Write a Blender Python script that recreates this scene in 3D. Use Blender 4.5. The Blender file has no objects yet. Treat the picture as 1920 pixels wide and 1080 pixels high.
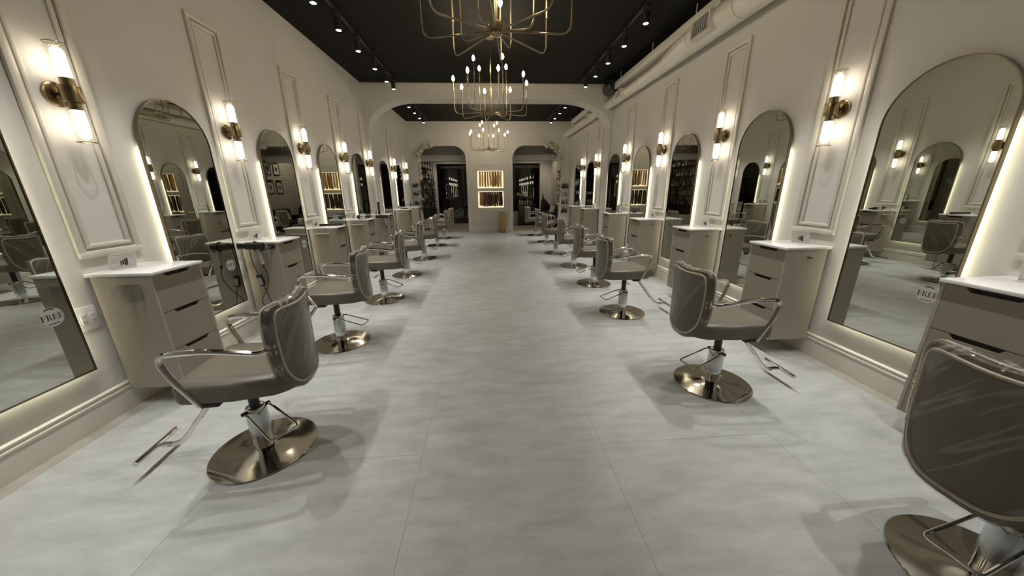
import bpy, bmesh, math, random
from mathutils import Vector, Matrix
random.seed(11)
C = bpy.context.scene.collection
PI = math.pi

# ------------------------------------------------------------------ camera, world, exposure
sc = bpy.context.scene
cam_d = bpy.data.cameras.new('camera')
cam_d.sensor_width = 36.0
cam_d.lens = 626.4 * 36 / 1920
cam_d.clip_start = 0.02
cam = bpy.data.objects.new('camera', cam_d)
C.objects.link(cam)
_p, _y, _r = .2861, .0659, -.0123
_f = Vector((math.sin(_y) * math.cos(_p), math.cos(_y) * math.cos(_p), -math.sin(_p)))
_r0 = Vector((math.cos(_y), -math.sin(_y), 0))
_u0 = _r0.cross(_f)
_rr = _r0 * math.cos(_r) + _u0 * math.sin(_r)
_uu = -_r0 * math.sin(_r) + _u0 * math.cos(_r)
cam.matrix_world = Matrix(((_rr.x, _uu.x, -_f.x, 0), (_rr.y, _uu.y, -_f.y, 0), (_rr.z, _uu.z, -_f.z, 1.45), (0, 0, 0, 1)))
sc.camera = cam

world = bpy.data.worlds.new('night')
sc.world = world
world.use_nodes = True
world.node_tree.nodes['Background'].inputs[0].default_value = (.35, .45, .7, 1)
world.node_tree.nodes['Background'].inputs[1].default_value = .004

sc.view_settings.view_transform = 'Standard'
sc.view_settings.look = 'None'
sc.view_settings.gamma = 1
sc.view_settings.use_curve_mapping = False
sc.view_settings.exposure = 0.0
sc.cycles.max_bounces = 10
sc.cycles.diffuse_bounces = 5
sc.cycles.glossy_bounces = 6
sc.cycles.transparent_max_bounces = 16
sc.cycles.caustics_reflective = False
sc.cycles.caustics_refractive = False
sc.cycles.sample_clamp_indirect = 4.0

# light levels
SPOT_W = 43.0
SPOT_COL = (1, .975, .93)
SCONCE_E = 10.0
BULB_E = 135.0
LED_E = 16.0
NICHE_E = .95

# room dimensions (metres)
XL, XR = -2.577, 2.832
YB, YA, YA2, YF, YF2, YW = -2.6, 8.05, 8.45, 12.12, 12.30, 15.55
ZC = 3.62

# ------------------------------------------------------------------ materials
MATS = {}


def mat(name, col=(.8, .8, .8), rough=.5, metal=0.0, noise=0, nscale=8, bump=0, bscale=60, emit=None, estr=0, objcol=False,
        var=0.0, spec=.5, aniso=0, coat=0):
    m = bpy.data.materials.new(name)
    m.use_nodes = True
    nt = m.node_tree
    b = nt.nodes['Principled BSDF']
    b.inputs['Base Color'].default_value = (*col, 1)
    b.inputs['Roughness'].default_value = rough
    b.inputs['Metallic'].default_value = metal
    b.inputs['Specular IOR Level'].default_value = spec
    if aniso:
        b.inputs['Anisotropic'].default_value = aniso
    if coat:
        b.inputs['Coat Weight'].default_value = coat
        b.inputs['Coat Roughness'].default_value = .15
    src = None
    if objcol:
        oi = nt.nodes.new('ShaderNodeObjectInfo')
        src = oi.outputs['Color']
    if noise or var:
        tc = nt.nodes.new('ShaderNodeTexCoord')
        n = nt.nodes.new('ShaderNodeTexNoise')
        n.inputs['Scale'].default_value = nscale
        n.inputs['Detail'].default_value = 5
        nt.links.new(tc.outputs['Object'], n.inputs['Vector'])
        mr = nt.nodes.new('ShaderNodeMapRange')
        mr.inputs[1].default_value = .25
        mr.inputs[2].default_value = .75
        mr.inputs[3].default_value = 1 - noise
        mr.inputs[4].default_value = 1 + noise
        nt.links.new(n.outputs['Fac'], mr.inputs[0])
        fac = mr.outputs[0]
        if var:
            oi2 = nt.nodes.new('ShaderNodeObjectInfo')
            mr2 = nt.nodes.new('ShaderNodeMapRange')
            mr2.inputs[3].default_value = 1 - var
            mr2.inputs[4].default_value = 1 + var
            nt.links.new(oi2.outputs['Random'], mr2.inputs[0])
            mu = nt.nodes.new('ShaderNodeMath')
            mu.operation = 'MULTIPLY'
            nt.links.new(fac, mu.inputs[0])
            nt.links.new(mr2.outputs[0], mu.inputs[1])
            fac = mu.outputs[0]
        vm = nt.nodes.new('ShaderNodeVectorMath')
        vm.operation = 'SCALE'
        if src is not None:
            nt.links.new(src, vm.inputs[0])
        else:
            vm.inputs[0].default_value = col
        nt.links.new(fac, vm.inputs['Scale'])
        src = vm.outputs[0]
    if src is not None:
        nt.links.new(src, b.inputs['Base Color'])
    if bump:
        tc = nt.nodes.new('ShaderNodeTexCoord')
        n = nt.nodes.new('ShaderNodeTexNoise')
        n.inputs['Scale'].default_value = bscale
        n.inputs['Detail'].default_value = 4
        bp = nt.nodes.new('ShaderNodeBump')
        bp.inputs['Strength'].default_value = bump
        bp.inputs['Distance'].default_value = .004
        nt.links.new(tc.outputs['Object'], n.inputs['Vector'])
        nt.links.new(n.outputs['Fac'], bp.inputs['Height'])
        nt.links.new(bp.outputs[0], b.inputs['Normal'])
    if emit:
        b.inputs['Emission Color'].default_value = (*emit, 1)
        b.inputs['Emission Strength'].default_value = estr
    MATS[name] = m
    return m


def clear_mat(name, tint=(.97, .97, .97), rough=.03, ior=1.45, wrinkle=False, extra=0.0):
    """thin clear sheet: transparent with a fresnel gloss"""
    m = bpy.data.materials.new(name)
    m.use_nodes = True
    nt = m.node_tree
    nt.nodes.remove(nt.nodes['Principled BSDF'])
    out = nt.nodes['Material Output']
    tr = nt.nodes.new('ShaderNodeBsdfTransparent')
    tr.inputs[0].default_value = (*tint, 1)
    gl = nt.nodes.new('ShaderNodeBsdfGlossy')
    gl.inputs['Color'].default_value = (1, 1, 1, 1)
    gl.inputs['Roughness'].default_value = rough
    lw = nt.nodes.new('ShaderNodeLayerWeight')
    lw.inputs[0].default_value = .5
    pw = nt.nodes.new('ShaderNodeMath')
    pw.operation = 'POWER'
    pw.inputs[1].default_value = 4.0
    nt.links.new(lw.outputs['Facing'], pw.inputs[0])
    ml = nt.nodes.new('ShaderNodeMath')
    ml.operation = 'MULTIPLY_ADD'
    ml.use_clamp = True
    ml.inputs[1].default_value = .6
    ml.inputs[2].default_value = ((ior - 1) / (ior + 1)) ** 2 + extra
    nt.links.new(pw.outputs[0], ml.inputs[0])
    mix = nt.nodes.new('ShaderNodeMixShader')
    fac = ml.outputs[0]
    nt.links.new(fac, mix.inputs[0])
    nt.links.new(tr.outputs[0], mix.inputs[1])
    nt.links.new(gl.outputs[0], mix.inputs[2])
    nt.links.new(mix.outputs[0], out.inputs[0])
    if wrinkle:
        # creases: thin ridges stretched along a diagonal pull
        tc = nt.nodes.new('ShaderNodeTexCoord')
        mp = nt.nodes.new('ShaderNodeMapping')
        mp.inputs['Rotation'].default_value = (0, .62, 0)
        mp.vector_type = 'TEXTURE'
        mp.inputs['Scale'].default_value = (1 / 11, 1 / 5, 1 / 1.3)
        n = nt.nodes.new('ShaderNodeTexNoise')
        n.inputs['Scale'].default_value = 1.0
        n.inputs['Detail'].default_value = 2
        n.inputs['Distortion'].default_value = .12
        sub = nt.nodes.new('ShaderNodeMath')
        sub.operation = 'SUBTRACT'
        sub.inputs[1].default_value = .5
        ab = nt.nodes.new('ShaderNodeMath')
        ab.operation = 'ABSOLUTE'
        rd = nt.nodes.new('ShaderNodeMapRange')
        rd.inputs[1].default_value = 0
        rd.inputs[2].default_value = .028
        rd.inputs[3].default_value = 1
        rd.inputs[4].default_value = 0
        bp = nt.nodes.new('ShaderNodeBump')
        bp.inputs['Strength'].default_value = 1
        bp.inputs['Distance'].default_value = .004
        nt.links.new(tc.outputs['Object'], mp.inputs[0])
        nt.links.new(mp.outputs[0], n.inputs['Vector'])
        nt.links.new(n.outputs['Fac'], sub.inputs[0])
        nt.links.new(sub.outputs[0], ab.inputs[0])
        nt.links.new(ab.outputs[0], rd.inputs[0])
        nt.links.new(rd.outputs[0], bp.inputs['Height'])
        nt.links.new(bp.outputs[0], gl.inputs['Normal'])
        # folded film is cloudier; pale streaks also paint in crease highlights
        df = nt.nodes.new('ShaderNodeBsdfDiffuse')
        df.inputs[0].default_value = (.75, .74, .72, 1)
        m2 = nt.nodes.new('ShaderNodeMixShader')
        k = nt.nodes.new('ShaderNodeMath')
        k.operation = 'MULTIPLY'
        k.inputs[1].default_value = .22
        nt.links.new(rd.outputs[0], k.inputs[0])
        nt.links.new(k.outputs[0], m2.inputs[0])
        nt.links.new(mix.outputs[0], m2.inputs[1])
        nt.links.new(df.outputs[0], m2.inputs[2])
        nt.links.new(m2.outputs[0], out.inputs[0])
    MATS[name] = m
    return m


def floor_mat(name, col, var):
    m = mat(name, col, .42, 0, .10, 1.6, .02, 40, var=var, spec=.45)
    nt = m.node_tree
    b = nt.nodes['Principled BSDF']
    # cloudy cement mottling from two stretched noises
    tc = nt.nodes.new('ShaderNodeTexCoord')
    mp = nt.nodes.new('ShaderNodeMapping')
    mp.inputs['Scale'].default_value = (3.0, 9.0, 3.0)
    n = nt.nodes.new('ShaderNodeTexNoise')
    n.inputs['Scale'].default_value = 1.2
    n.inputs['Detail'].default_value = 8
    n.inputs['Roughness'].default_value = .62
    mr = nt.nodes.new('ShaderNodeMapRange')
    mr.inputs[1].default_value = .3
    mr.inputs[2].default_value = .7
    mr.inputs[3].default_value = .80
    mr.inputs[4].default_value = 1.12
    old = b.inputs['Base Color'].links[0].from_socket
    vm = nt.nodes.new('ShaderNodeVectorMath')
    vm.operation = 'SCALE'
    nt.links.new(tc.outputs['Object'], mp.inputs[0])
    nt.links.new(mp.outputs[0], n.inputs['Vector'])
    nt.links.new(n.outputs['Fac'], mr.inputs[0])
    nt.links.new(mr.outputs[0], vm.inputs['Scale'])
    nt.links.new(old, vm.inputs[0])
    nt.links.new(vm.outputs[0], b.inputs['Base Color'])
    mr2 = nt.nodes.new('ShaderNodeMapRange')
    mr2.inputs[3].default_value = .34
    mr2.inputs[4].default_value = .52
    nt.links.new(n.outputs['Fac'], mr2.inputs[0])
    nt.links.new(mr2.outputs[0], b.inputs['Roughness'])
    return m


wall_m = mat('wall_paint', (.63, .61, .575), .55, 0, .02, 2, .05, 120)
trim_m = mat('trim_paint', (.68, .65, .58), .38)
ceil_m = mat('ceiling_paint', (.0052, .0047, .0036), .75, 0, .15, 2, spec=.2)
tile_m = floor_mat('cement_tile', (.475, .492, .478), .03)
strip_m = floor_mat('edge_strip', (.40, .375, .33), .0)
grout_m = mat('grout', (.44, .435, .425), .7)
plank_m = mat('vestibule_plank', (.30, .27, .22), .5, 0, .25, 6)
lam_m = mat('taupe_laminate', (.36, .32, .265), .42, 0, .02, 3)
laf_m = mat('taupe_drawer_front', (.265, .232, .185), .38, 0, .02, 3)  # laminate colour darkened to carry the shade lying on the fronts
dark_m = mat('dark_recess', (.012, .011, .010), .6)
quartz_m = mat('white_quartz', (.80, .79, .77), .2, 0, .02, 20)
mirror_m = mat('mirror_glass', (.62, .64, .58), .0, 1.0)
bronze_m = mat('brushed_bronze', (.20, .165, .115), .25, 1.0)
brass_m = mat('aged_brass', (.32, .255, .15), .28, 1.0, .06, 30)
chrome_m = mat('chrome', (.78, .77, .75), .06, 1.0)
steel_m = mat('brushed_steel_plate', (.60, .575, .51), .09, 1.0, .05, 40, aniso=.5)
leather_m = mat('taupe_leather', (.145, .126, .095), .42, 0, .05, 12, .12, 220)
piping_m = mat('cream_piping', (.56, .49, .39), .5)
blackm_m = mat('black_metal', (.012, .012, .012), .4)
blackp_m = mat('black_plastic', (.02, .019, .018), .32)
greyp_m = mat('grey_plastic', (.42, .41, .39), .35)
silver_m = mat('silver_plastic', (.55, .55, .55), .2, .8)
white_m = mat('white_plastic', (.75, .74, .71), .35)
paper_m = mat('printed_card', (.74, .71, .69), .5)
ink_m = mat('printed_ink', (.05, .035, .035), .5)
greyink_m = mat('faint_ink', (.42, .38, .37), .5)
duct_m = mat('painted_duct', (.74, .71, .64), .38, .0, .03, 6)
gold_m = mat('gold_lacquer', (.42, .30, .11), .3, .9, .05, 9)
clear_m = clear_mat('clear_glass', (.97, .97, .96), .02, 1.35)
sleeve_m = clear_mat('cloudy_sleeve', (.74, .76, .78), .22, 1.45, extra=.16)
acryl_m = clear_mat('clear_acrylic', (.985, .985, .98), .05, 1.45, extra=.03)
film_m = clear_mat('wrinkled_film', (.95, .95, .94), .07, 1.28, wrinkle=True, extra=.01)
pane_m = clear_mat('dark_window_glass', (.05, .05, .055), .0, 1.5, extra=.03)
frost_m = mat('frosted_lamp', (.9, .85, .75), .5, emit=(1, .88, .70), estr=SCONCE_E)
bulb_m = mat('bulb_glow', (.9, .85, .75), .5, emit=(1, .83, .57), estr=BULB_E)
led_m = mat('led_strip', (.9, .85, .7), .5, emit=(1, .95, .66), estr=LED_E)
niche_glow_m = mat('niche_glow', (.9, .8, .6), .5, emit=(1, .84, .52), estr=NICHE_E)
lens_m = mat('spot_lens', (.9, .9, .9), .4, emit=(1, .96, .88), estr=6)
item_m = mat('shelf_item', (.5, .5, .5), .35, objcol=True, noise=.04, nscale=20)
hair_m = mat('hair_strand', (.5, .4, .3), .38, objcol=True, noise=.35, nscale=70)
leaf_m = mat('dark_leaf', (.03, .042, .022), .5, 0, .3, 10)
bark_m = mat('dark_bark', (.05, .038, .028), .8, 0, .3, 14)
petal_m = mat('ivory_petal', (.70, .65, .56), .6, 0, .1, 20)
brick_m = mat('white_brick', (.56, .53, .47), .6, 0, .05, 6, .2, 30, var=.05)
mortar_m = mat('mortar', (.36, .33, .28), .85)
art_m = mat('art_print', (.5, .48, .44), .5, 0, .5, 9)
sofa_m = mat('black_upholstery', (.014, .013, .012), .38, 0, .1, 20)


# ------------------------------------------------------------------ mesh helpers
class MB:
    def __init__(s):
        s.bm = bmesh.new()

    def box(s, lo, hi, bev=0.0, M=None):
        lo = Vector(lo)
        hi = Vector(hi)
        r = bmesh.ops.create_cube(s.bm, size=1.0)
        vs = r['verts']
        sz = hi - lo
        c = (lo + hi) / 2
        for v in vs:
            v.co = Vector((v.co.x * sz.x, v.co.y * sz.y, v.co.z * sz.z)) + c
        if bev:
            es = list({e for v in vs for e in v.link_edges})
            rb = bmesh.ops.bevel(s.bm, geom=es, offset=bev, segments=2, profile=.5, affect='EDGES')
            vs = list({v for f in rb['faces'] for v in f.verts} | {v for v in vs if v.is_valid})
        if M is not None:
            for v in vs:
                v.co = M @ v.co
        return s

    def tube(s, pts, r, n=8, closed=False, caps=True):
        pts = [Vector(p) for p in pts]
        k = len(pts)
        rs = r if isinstance(r, (list, tuple)) else [r] * k
        rings = []
        t0 = (pts[1] - pts[0]).normalized()
        nrm = t0.orthogonal().normalized()
        for i in range(k):
            if closed:
                t = (pts[(i + 1) % k] - pts[i - 1]).normalized()
            else:
                t = (pts[min(i + 1, k - 1)] - pts[max(i - 1, 0)]).normalized()
            nrm = (nrm - t * nrm.dot(t))
            if nrm.length < 1e-6:
                nrm = t.orthogonal()
            nrm.normalize()
            bn = t.cross(nrm)
            rings.append([s.bm.verts.new(pts[i] + (nrm * math.cos(2 * PI * j / n) + bn * math.sin(2 * PI * j / n)) * rs[i]) for j in range(n)])
        m = k if closed else k - 1
        for i in range(m):
            a, b = rings[i], rings[(i + 1) % k]
            for j in range(n):
                s.bm.faces.new((a[j], a[(j + 1) % n], b[(j + 1) % n], b[j]))
        if caps and not closed:
            s.bm.faces.new(list(reversed(rings[0])))
            s.bm.faces.new(rings[-1])
        return s

    def cyl(s, p0, p1, r, r1=None, n=16):
        return s.tube([p0, p1], [r, r if r1 is None else r1], n)

    def lathe(s, prof, n=20, M=None):
        """profile of (radius, height) turned about z; radius 0 closes to a point"""
        rings = []
        for r, z in prof:
            if r < 1e-6:
                rings.append([s.bm.verts.new((0, 0, z))])
            else:
                rings.append([s.bm.verts.new((r * math.cos(2 * PI * j / n), r * math.sin(2 * PI * j / n), z)) for j in range(n)])
        for a, b in zip(rings, rings[1:]):
            for j in range(n):
                va, vb = a[j % len(a)], a[(j + 1) % n % len(a)]
                vc, vd = b[(j + 1) % n % len(b)], b[j % len(b)]
                f = []
                for v in (va, vb, vc, vd):
                    if v not in f:
                        f.append(v)
                if len(f) > 2:
                    s.bm.faces.new(f)
        if len(rings[0]) > 1:
            s.bm.faces.new(list(reversed(rings[0])))
        if len(rings[-1]) > 1:
            s.bm.faces.new(rings[-1])
        if M is not None:
            for rg in rings:
                for v in rg:
                    v.co = M @ v.co
        return s

    def prism(s, poly, y0, y1, axis='y'):
        """extrude a convex-or-simple 2D polygon (x,z) along y"""
        def P(a, b, t):
            return (a, t, b) if axis == 'y' else ((t, a, b) if axis == 'x' else (a, b, t))
        A = [s.bm.verts.new(P(a, b, y0)) for a, b in poly]
        B = [s.bm.verts.new(P(a, b, y1)) for a, b in poly]
        n = len(poly)
        s.bm.faces.new(A)
        s.bm.faces.new(list(reversed(B)))
        for i in range(n):
            s.bm.faces.new((A[i], B[i], B[(i + 1) % n], A[(i + 1) % n]))
        return s

    def faces(s, verts, faces):
        vs = [s.bm.verts.new(v) for v in verts]
        for f in faces:
            s.bm.faces.new([vs[i] for i in f])
        return s

    def mesh(s, name, ang=35):
        bmesh.ops.recalc_face_normals(s.bm, faces=s.bm.faces[:])
        me = bpy.data.meshes.new(name)
        s.bm.to_mesh(me)
        s.bm.free()
        if ang:
            me.shade_smooth()
            me.set_sharp_from_angle(angle=math.radians(ang))
        return me

    def obj(s, name, m, parent=None, ang=35, **kw):
        return put(name, s.mesh(name, ang), m, parent, **kw)


def put(name, me, m=None, parent=None, loc=None, rot=None, label=None, color=None):
    if m is not None and len(me.materials) == 0:
        me.materials.append(m)
    o = bpy.data.objects.new(name, me)
    C.objects.link(o)
    if parent is not None:
        o.parent = parent
    if loc is not None:
        o.location = loc
    if rot is not None:
        o.rotation_euler = rot
    if label:
        o['label'] = label
    if color:
        o.color = (*color, 1)
    return o


def tag(o, label, cat, group=None, kind=None):
    if label:
        o['label'] = label
    if cat:
        o['category'] = cat
    if group:
        o['group'] = group
    if kind:
        o['kind'] = kind
    return o


def thing(name, label, cat, loc=(0, 0, 0), rz=0, group=None):
    o = bpy.data.objects.new(name, None)
    o.empty_display_size = .1
    C.objects.link(o)
    o.location = loc
    o.rotation_euler = (0, 0, rz)
    return tag(o, label, cat, group)


def struct(o, label=None):
    o['kind'] = 'structure'
    if label:
        o['label'] = label
    return o


def copy_tree(o, parent=None):
    c = o.copy()
    C.objects.link(c)
    if parent is not None:
        c.parent = parent
    for ch in o.children:
        copy_tree(ch, c)
    return c


def dup(src, loc, rz, label, group=None):
    c = copy_tree(src)
    c.location = loc
    c.rotation_euler = (0, 0, rz)
    c['label'] = label
    if group:
        c['group'] = group
    return c


def arc(cx, cz, r, a0, a1, n, rz=None):
    rz = r if rz is None else rz
    return [(cx + r * math.cos(a0 + (a1 - a0) * i / n), cz + rz * math.sin(a0 + (a1 - a0) * i / n)) for i in range(n + 1)]


def fillet_path(pts, rad, n=5):
    """round the inner corners of a polyline"""
    pts = [Vector(p) for p in pts]
    out = [pts[0]]
    for i in range(1, len(pts) - 1):
        a, b, c = pts[i - 1], pts[i], pts[i + 1]
        r = rad[i - 1] if isinstance(rad, (list, tuple)) else rad
        d0 = (a - b)
        d1 = (c - b)
        r = min(r, d0.length * .49, d1.length * .49)
        p0 = b + d0.normalized() * r
        p1 = b + d1.normalized() * r
        for k in range(n + 1):
            t = k / n
            out.append(p0 * (1 - t) ** 2 + b * 2 * t * (1 - t) + p1 * t * t)
    out.append(pts[-1])
    return out


# ------------------------------------------------------------------ room shell
flo = struct(MB().box((XL - .1, YB - .1, -.16), (XR + .1, YF, -.0015)).obj('floor', grout_m, ang=0), 'pale grey cement tile floor of the salon')
GAP = .0009
cols = [-2.467, -1.458, -.418, .622, 1.662, 2.712]
for ci in range(5):
    y = (0.75 if ci % 2 == 0 else 1.6) - 1.7 * 3
    while y < YF:
        a, b = max(y, YB), min(y + 1.7, YF)
        if b - a > .05:
            MB().box((cols[ci] + GAP, a + GAP, -.02), (cols[ci + 1] - GAP, b - GAP, 0), .0006).obj('tile', tile_m, flo, ang=0)
        y += 1.7
for a, b in ((XL, cols[0]), (cols[-1], XR)):
    MB().box((a, YB, -.02), (b - GAP, YF, -.0005)).obj('edge_strip', strip_m, flo, ang=0)
vf = struct(MB().box((XL - .1, YF, -.16), (XR + .1, YW + .4, -.006)).obj('floor', mortar_m, ang=0), 'plank floor of the dim front lobby beyond the doorways')
k = 0
y = YF
while y < YW + .3:
    MB().box((XL, y + .004, -.02), (XR, y + .296, 0), .003).obj('plank', plank_m, vf, ang=0)
    y += .30

struct(MB().box((XL - .2, YB - .2, ZC), (XR + .2, YW + .3, ZC + .15)).obj('ceiling', ceil_m, ang=0), 'near black painted ceiling')
struct(MB().box((XL - .15, YB - .1, -.16), (XL, YW + .3, ZC)).obj('wall_left', wall_m, ang=0))
struct(MB().box((XR, YB - .1, -.16), (XR + .15, YW + .3, ZC)).obj('wall_right', wall_m, ang=0))
struct(MB().box((XL, YB - .1, -.16), (XR, YB, ZC)).obj('wall_back', wall_m, ang=0))

# archway across the room
ax0, ax1, asp, atop = XL + .075, XR - .05, 2.75, 3.32
b = MB()
LC = arc(-1.55, asp, abs(ax0 + 1.55), PI, PI / 2, 30, atop - asp)
RC = arc(1.70, asp, ax1 - 1.70, PI / 2, 0, 30, atop - asp)
curve = LC + RC
for (x0, z0), (x1, z1) in zip(curve, curve[1:]):
    if x1 - x0 > 1e-5:
        b.prism([(x0, z0), (x1, z1), (x1, ZC), (x0, ZC)], YA, YA2)
b.box((XL, YA, 0), (ax0, YA2, ZC))
b.box((ax1, YA, 0), (XR, YA2, ZC))
struct(b.obj('wall_archway', wall_m, ang=0), 'wide flat arch spanning the room below the ceiling')
b = MB()
b.box((XL, YA - .028, 3.525), (XR, YA, 3.62), .004).box((XL, YA - .016, 3.485), (XR, YA, 3.525), .004)
struct(b.obj('trim_1', trim_m), 'crown moulding along the top of the arch')

# far wall with two round-cornered doorways and two lit niches
DL = (-2.30, -.71)
DR = (.873, 2.51)
DT, DRAD = 2.88, .42
NX0, NX1 = -.35, .55
NU = (1.51, 2.085)
NL = (.85, 1.405)
b = MB()
b.box((XL, YF, 0), (DL[0], YF2, ZC)).box((DR[1], YF, 0), (XR, YF2, ZC))
b.box((DL[0], YF, DT), (DR[1], YF2, ZC))
b.box((DL[1], YF, 0), (NX0, YF2, DT)).box((NX1, YF, 0), (DR[0], YF2, DT))
b.box((NX0, YF, 0), (NX1, YF2, NL[0])).box((NX0, YF, NL[1]), (NX1, YF2, NU[0])).box((NX0, YF, NU[1]), (NX1, YF2, DT))
b.box((NX0 - .05, YF2, NL[0] - .05), (NX1 + .05, YF2 + .05, NU[1] + .05))
for x0, x1 in (DL, DR):
    for sx, cx in ((x0, x0 + DRAD), (x1, x1 - DRAD)):
        pts = arc(cx, DT - DRAD, DRAD, PI if sx < cx else 0, PI / 2, 8)
        for (xa, za), (xb, zb) in zip(pts, pts[1:]):
            lo_, hi_ = ((xa, za), (xb, zb)) if xa < xb else ((xb, zb), (xa, za))
            b.prism([lo_, hi_, (hi_[0], DT), (lo_[0], DT)], YF, YF2)
struct(b.obj('wall_far', wall_m, ang=0), 'cream end wall with two round-cornered doorways')
# panel mouldings and plinth on the pier between the doorways
b = MB()
b.box((DL[1], YF - .018, 0), (DR[0], YF, .19), .004).box((DL[1], YF - .024, .19), (DR[0], YF, .215), .004)
struct(b.obj('baseboard_far', trim_m))


def frame_bm(x0, x1, z0, z1, w=.022, d=.016, bev=.005):
    """raised picture-frame moulding in the x-z plane, standing out along +y"""
    b = MB()
    b.box((x0, 0, z0), (x1, d, z0 + w), bev).box((x0, 0, z1 - w), (x1, d, z1), bev)
    b.box((x0, 0, z0 + w * .6), (x0 + w, d, z1 - w * .6), bev).box((x1 - w, 0, z0 + w * .6), (x1, d, z1 - w * .6), bev)
    return b


o = struct(frame_bm(-.56, .74, .27, .62).obj('trim_2', trim_m, loc=(0, YF, 0), rot=(0, 0, PI)), 'low wainscot moulding on the pier')
o.location = (.17, YF, 0)
o = struct(frame_bm(-.66, .66, .70, 2.27).obj('trim_3', trim_m, loc=(.08, YF, 0), rot=(0, 0, PI)), 'tall panel moulding around the lit niches')

# baseboards along the side walls
PROF = [(0, 0), (.020, 0), (.020, .150), (.026, .153), (.026, .163), (.017, .168), (.017, .180), (.023, .184), (.023, .192), (.012, .198), (0, .198)]
def baseboard(name, side, y0, y1):
    x = XL if side < 0 else XR
    poly = [(x - side * px, pz) for px, pz in PROF]
    b = MB()
    b.prism(poly, y0, y1)
    return struct(b.obj(name, trim_m, ang=20))
baseboard('baseboard_left', -1, YB, YA)
baseboard('baseboard_right', 1, YB, YA)
baseboard('baseboard_left', -1, YA2, YF)
baseboard('baseboard_right', 1, YA2, YF)

# front lobby: header beam, window wall
struct(MB().box((XL, 13.2, 2.48), (XR, 13.55, 2.69), .006).obj('wall_header', wall_m), 'lit header beam seen through both doorways')
struct(MB().box((XL, 13.5, 2.69), (XR, 13.62, ZC)).obj('wall_bulkhead', wall_m, ang=0), 'shaded wall above the header beam')
wx0, wx1, wz = -2.2, 2.33, 2.56
b = MB()
b.box((XL, YW, 0), (wx0, YW + .12, ZC)).box((wx1, YW, 0), (XR, YW + .12, ZC)).box((wx0, YW, wz), (wx1, YW + .12, ZC))
struct(b.obj('wall_front', wall_m, ang=0), 'street wall of the lobby around the dark shop window')
win = struct(thing('window_1', None, None, (0, YW + .03, 0)), 'black-framed shop window dark with night')
nx = 4
for i in range(nx):
    xa = wx0 + (wx1 - wx0) * i / nx
    xb = wx0 + (wx1 - wx0) * (i + 1) / nx
    MB().box((xa + .03, .018, .08), (xb - .03, .026, wz - .05)).obj('pane', pane_m, win, ang=0)
b = MB()
for i in range(nx + 1):
    xa = wx0 + (wx1 - wx0) * i / nx
    b.box((max(xa - .03, wx0), 0, 0), (min(xa + .03, wx1), .045, wz), .003)
b.box((wx0, .001, 0), (wx1, .044, .08), .003).box((wx0, .001, wz - .05), (wx1, .044, wz), .003)
b.obj('window_frame', blackm_m, win)


# ------------------------------------------------------------------ wall stations
def wall_at(side, y, z=0.0):
    return ((XL if side < 0 else XR, y, z), -PI / 2 if side < 0 else PI / 2)


def ring(b, outer, inner, y0, y1):
    n = len(outer)
    V = [[b.bm.verts.new((p[0], y, p[1])) for p in L] for L in (outer, inner) for y in (y0, y1)]
    o0, o1, i0, i1 = V
    for k in range(n):
        j = (k + 1) % n
        b.bm.faces.new((o0[k], o0[j], o1[j], o1[k]))
        b.bm.faces.new((i0[k], i1[k], i1[j], i0[j]))
        b.bm.faces.new((o1[k], o1[j], i1[j], i1[k]))
        b.bm.faces.new((o0[k], i0[k], i0[j], o0[j]))


MW, MB0, MT = .325, .382, 2.165
def arch_outline(off):
    w = MW + off
    zs = MT - MW
    return [(-w, MB0 - off), (w, MB0 - off)] + arc(0, zs, w, 0, PI, 28)


# panel mouldings (outer and inner picture-frame) over every counter
pm = MB()
for hw, z0, z1, w, d in ((.197, 1.058, 2.975, .044, .022), (.140, 1.117, 2.917, .028, .015)):
    pm.box((-hw, 0, z0), (hw, d, z0 + w), .006).box((-hw, 0, z1 - w), (hw, d, z1), .006)
    pm.box((-hw, 0, z0 + w * .5), (-hw + w, d * .97, z1 - w * .5), .006).box((hw - w, 0, z0 + w * .5), (hw, d * .97, z1 - w * .5), .006)
panel_me = pm.mesh('panel_moulding')
L_CAB = [2.44, 3.81, 5.17, 6.515, 7.84, 9.77, 11.14]
R_CAB = [1.385, 2.76, 4.12, 5.535, 6.97, 8.80, 10.12]
L_MIR = [1.76, 3.165, 4.53, 5.90, 7.24, 8.97, 10.37]
R_MIR = [2.08, 3.475, 4.88, 6.27, 7.66, 9.42, 10.79]
tn = 4
for side, ys in ((-1, L_CAB + [1.07]), (1, R_CAB)):
    for y in ys:
        l, r = wall_at(side, y)
        o = put('trim_%d' % tn, panel_me, trim_m, loc=l, rot=(0, 0, r))
        struct(o)
        tn += 1

WNAME = {-1: 'opposite the duct', 1: 'under the duct'}
ORD = ['first', 'second', 'third', 'fourth', 'fifth', 'sixth']


def where(side, i, n_before=5):
    """ordinal counted from the archway, both ways"""
    if i < n_before:
        return '%s before the arch, %s' % (ORD[n_before - 1 - i], WNAME[side])
    return '%s beyond the arch, %s' % (ORD[i - n_before], WNAME[side])


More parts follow.
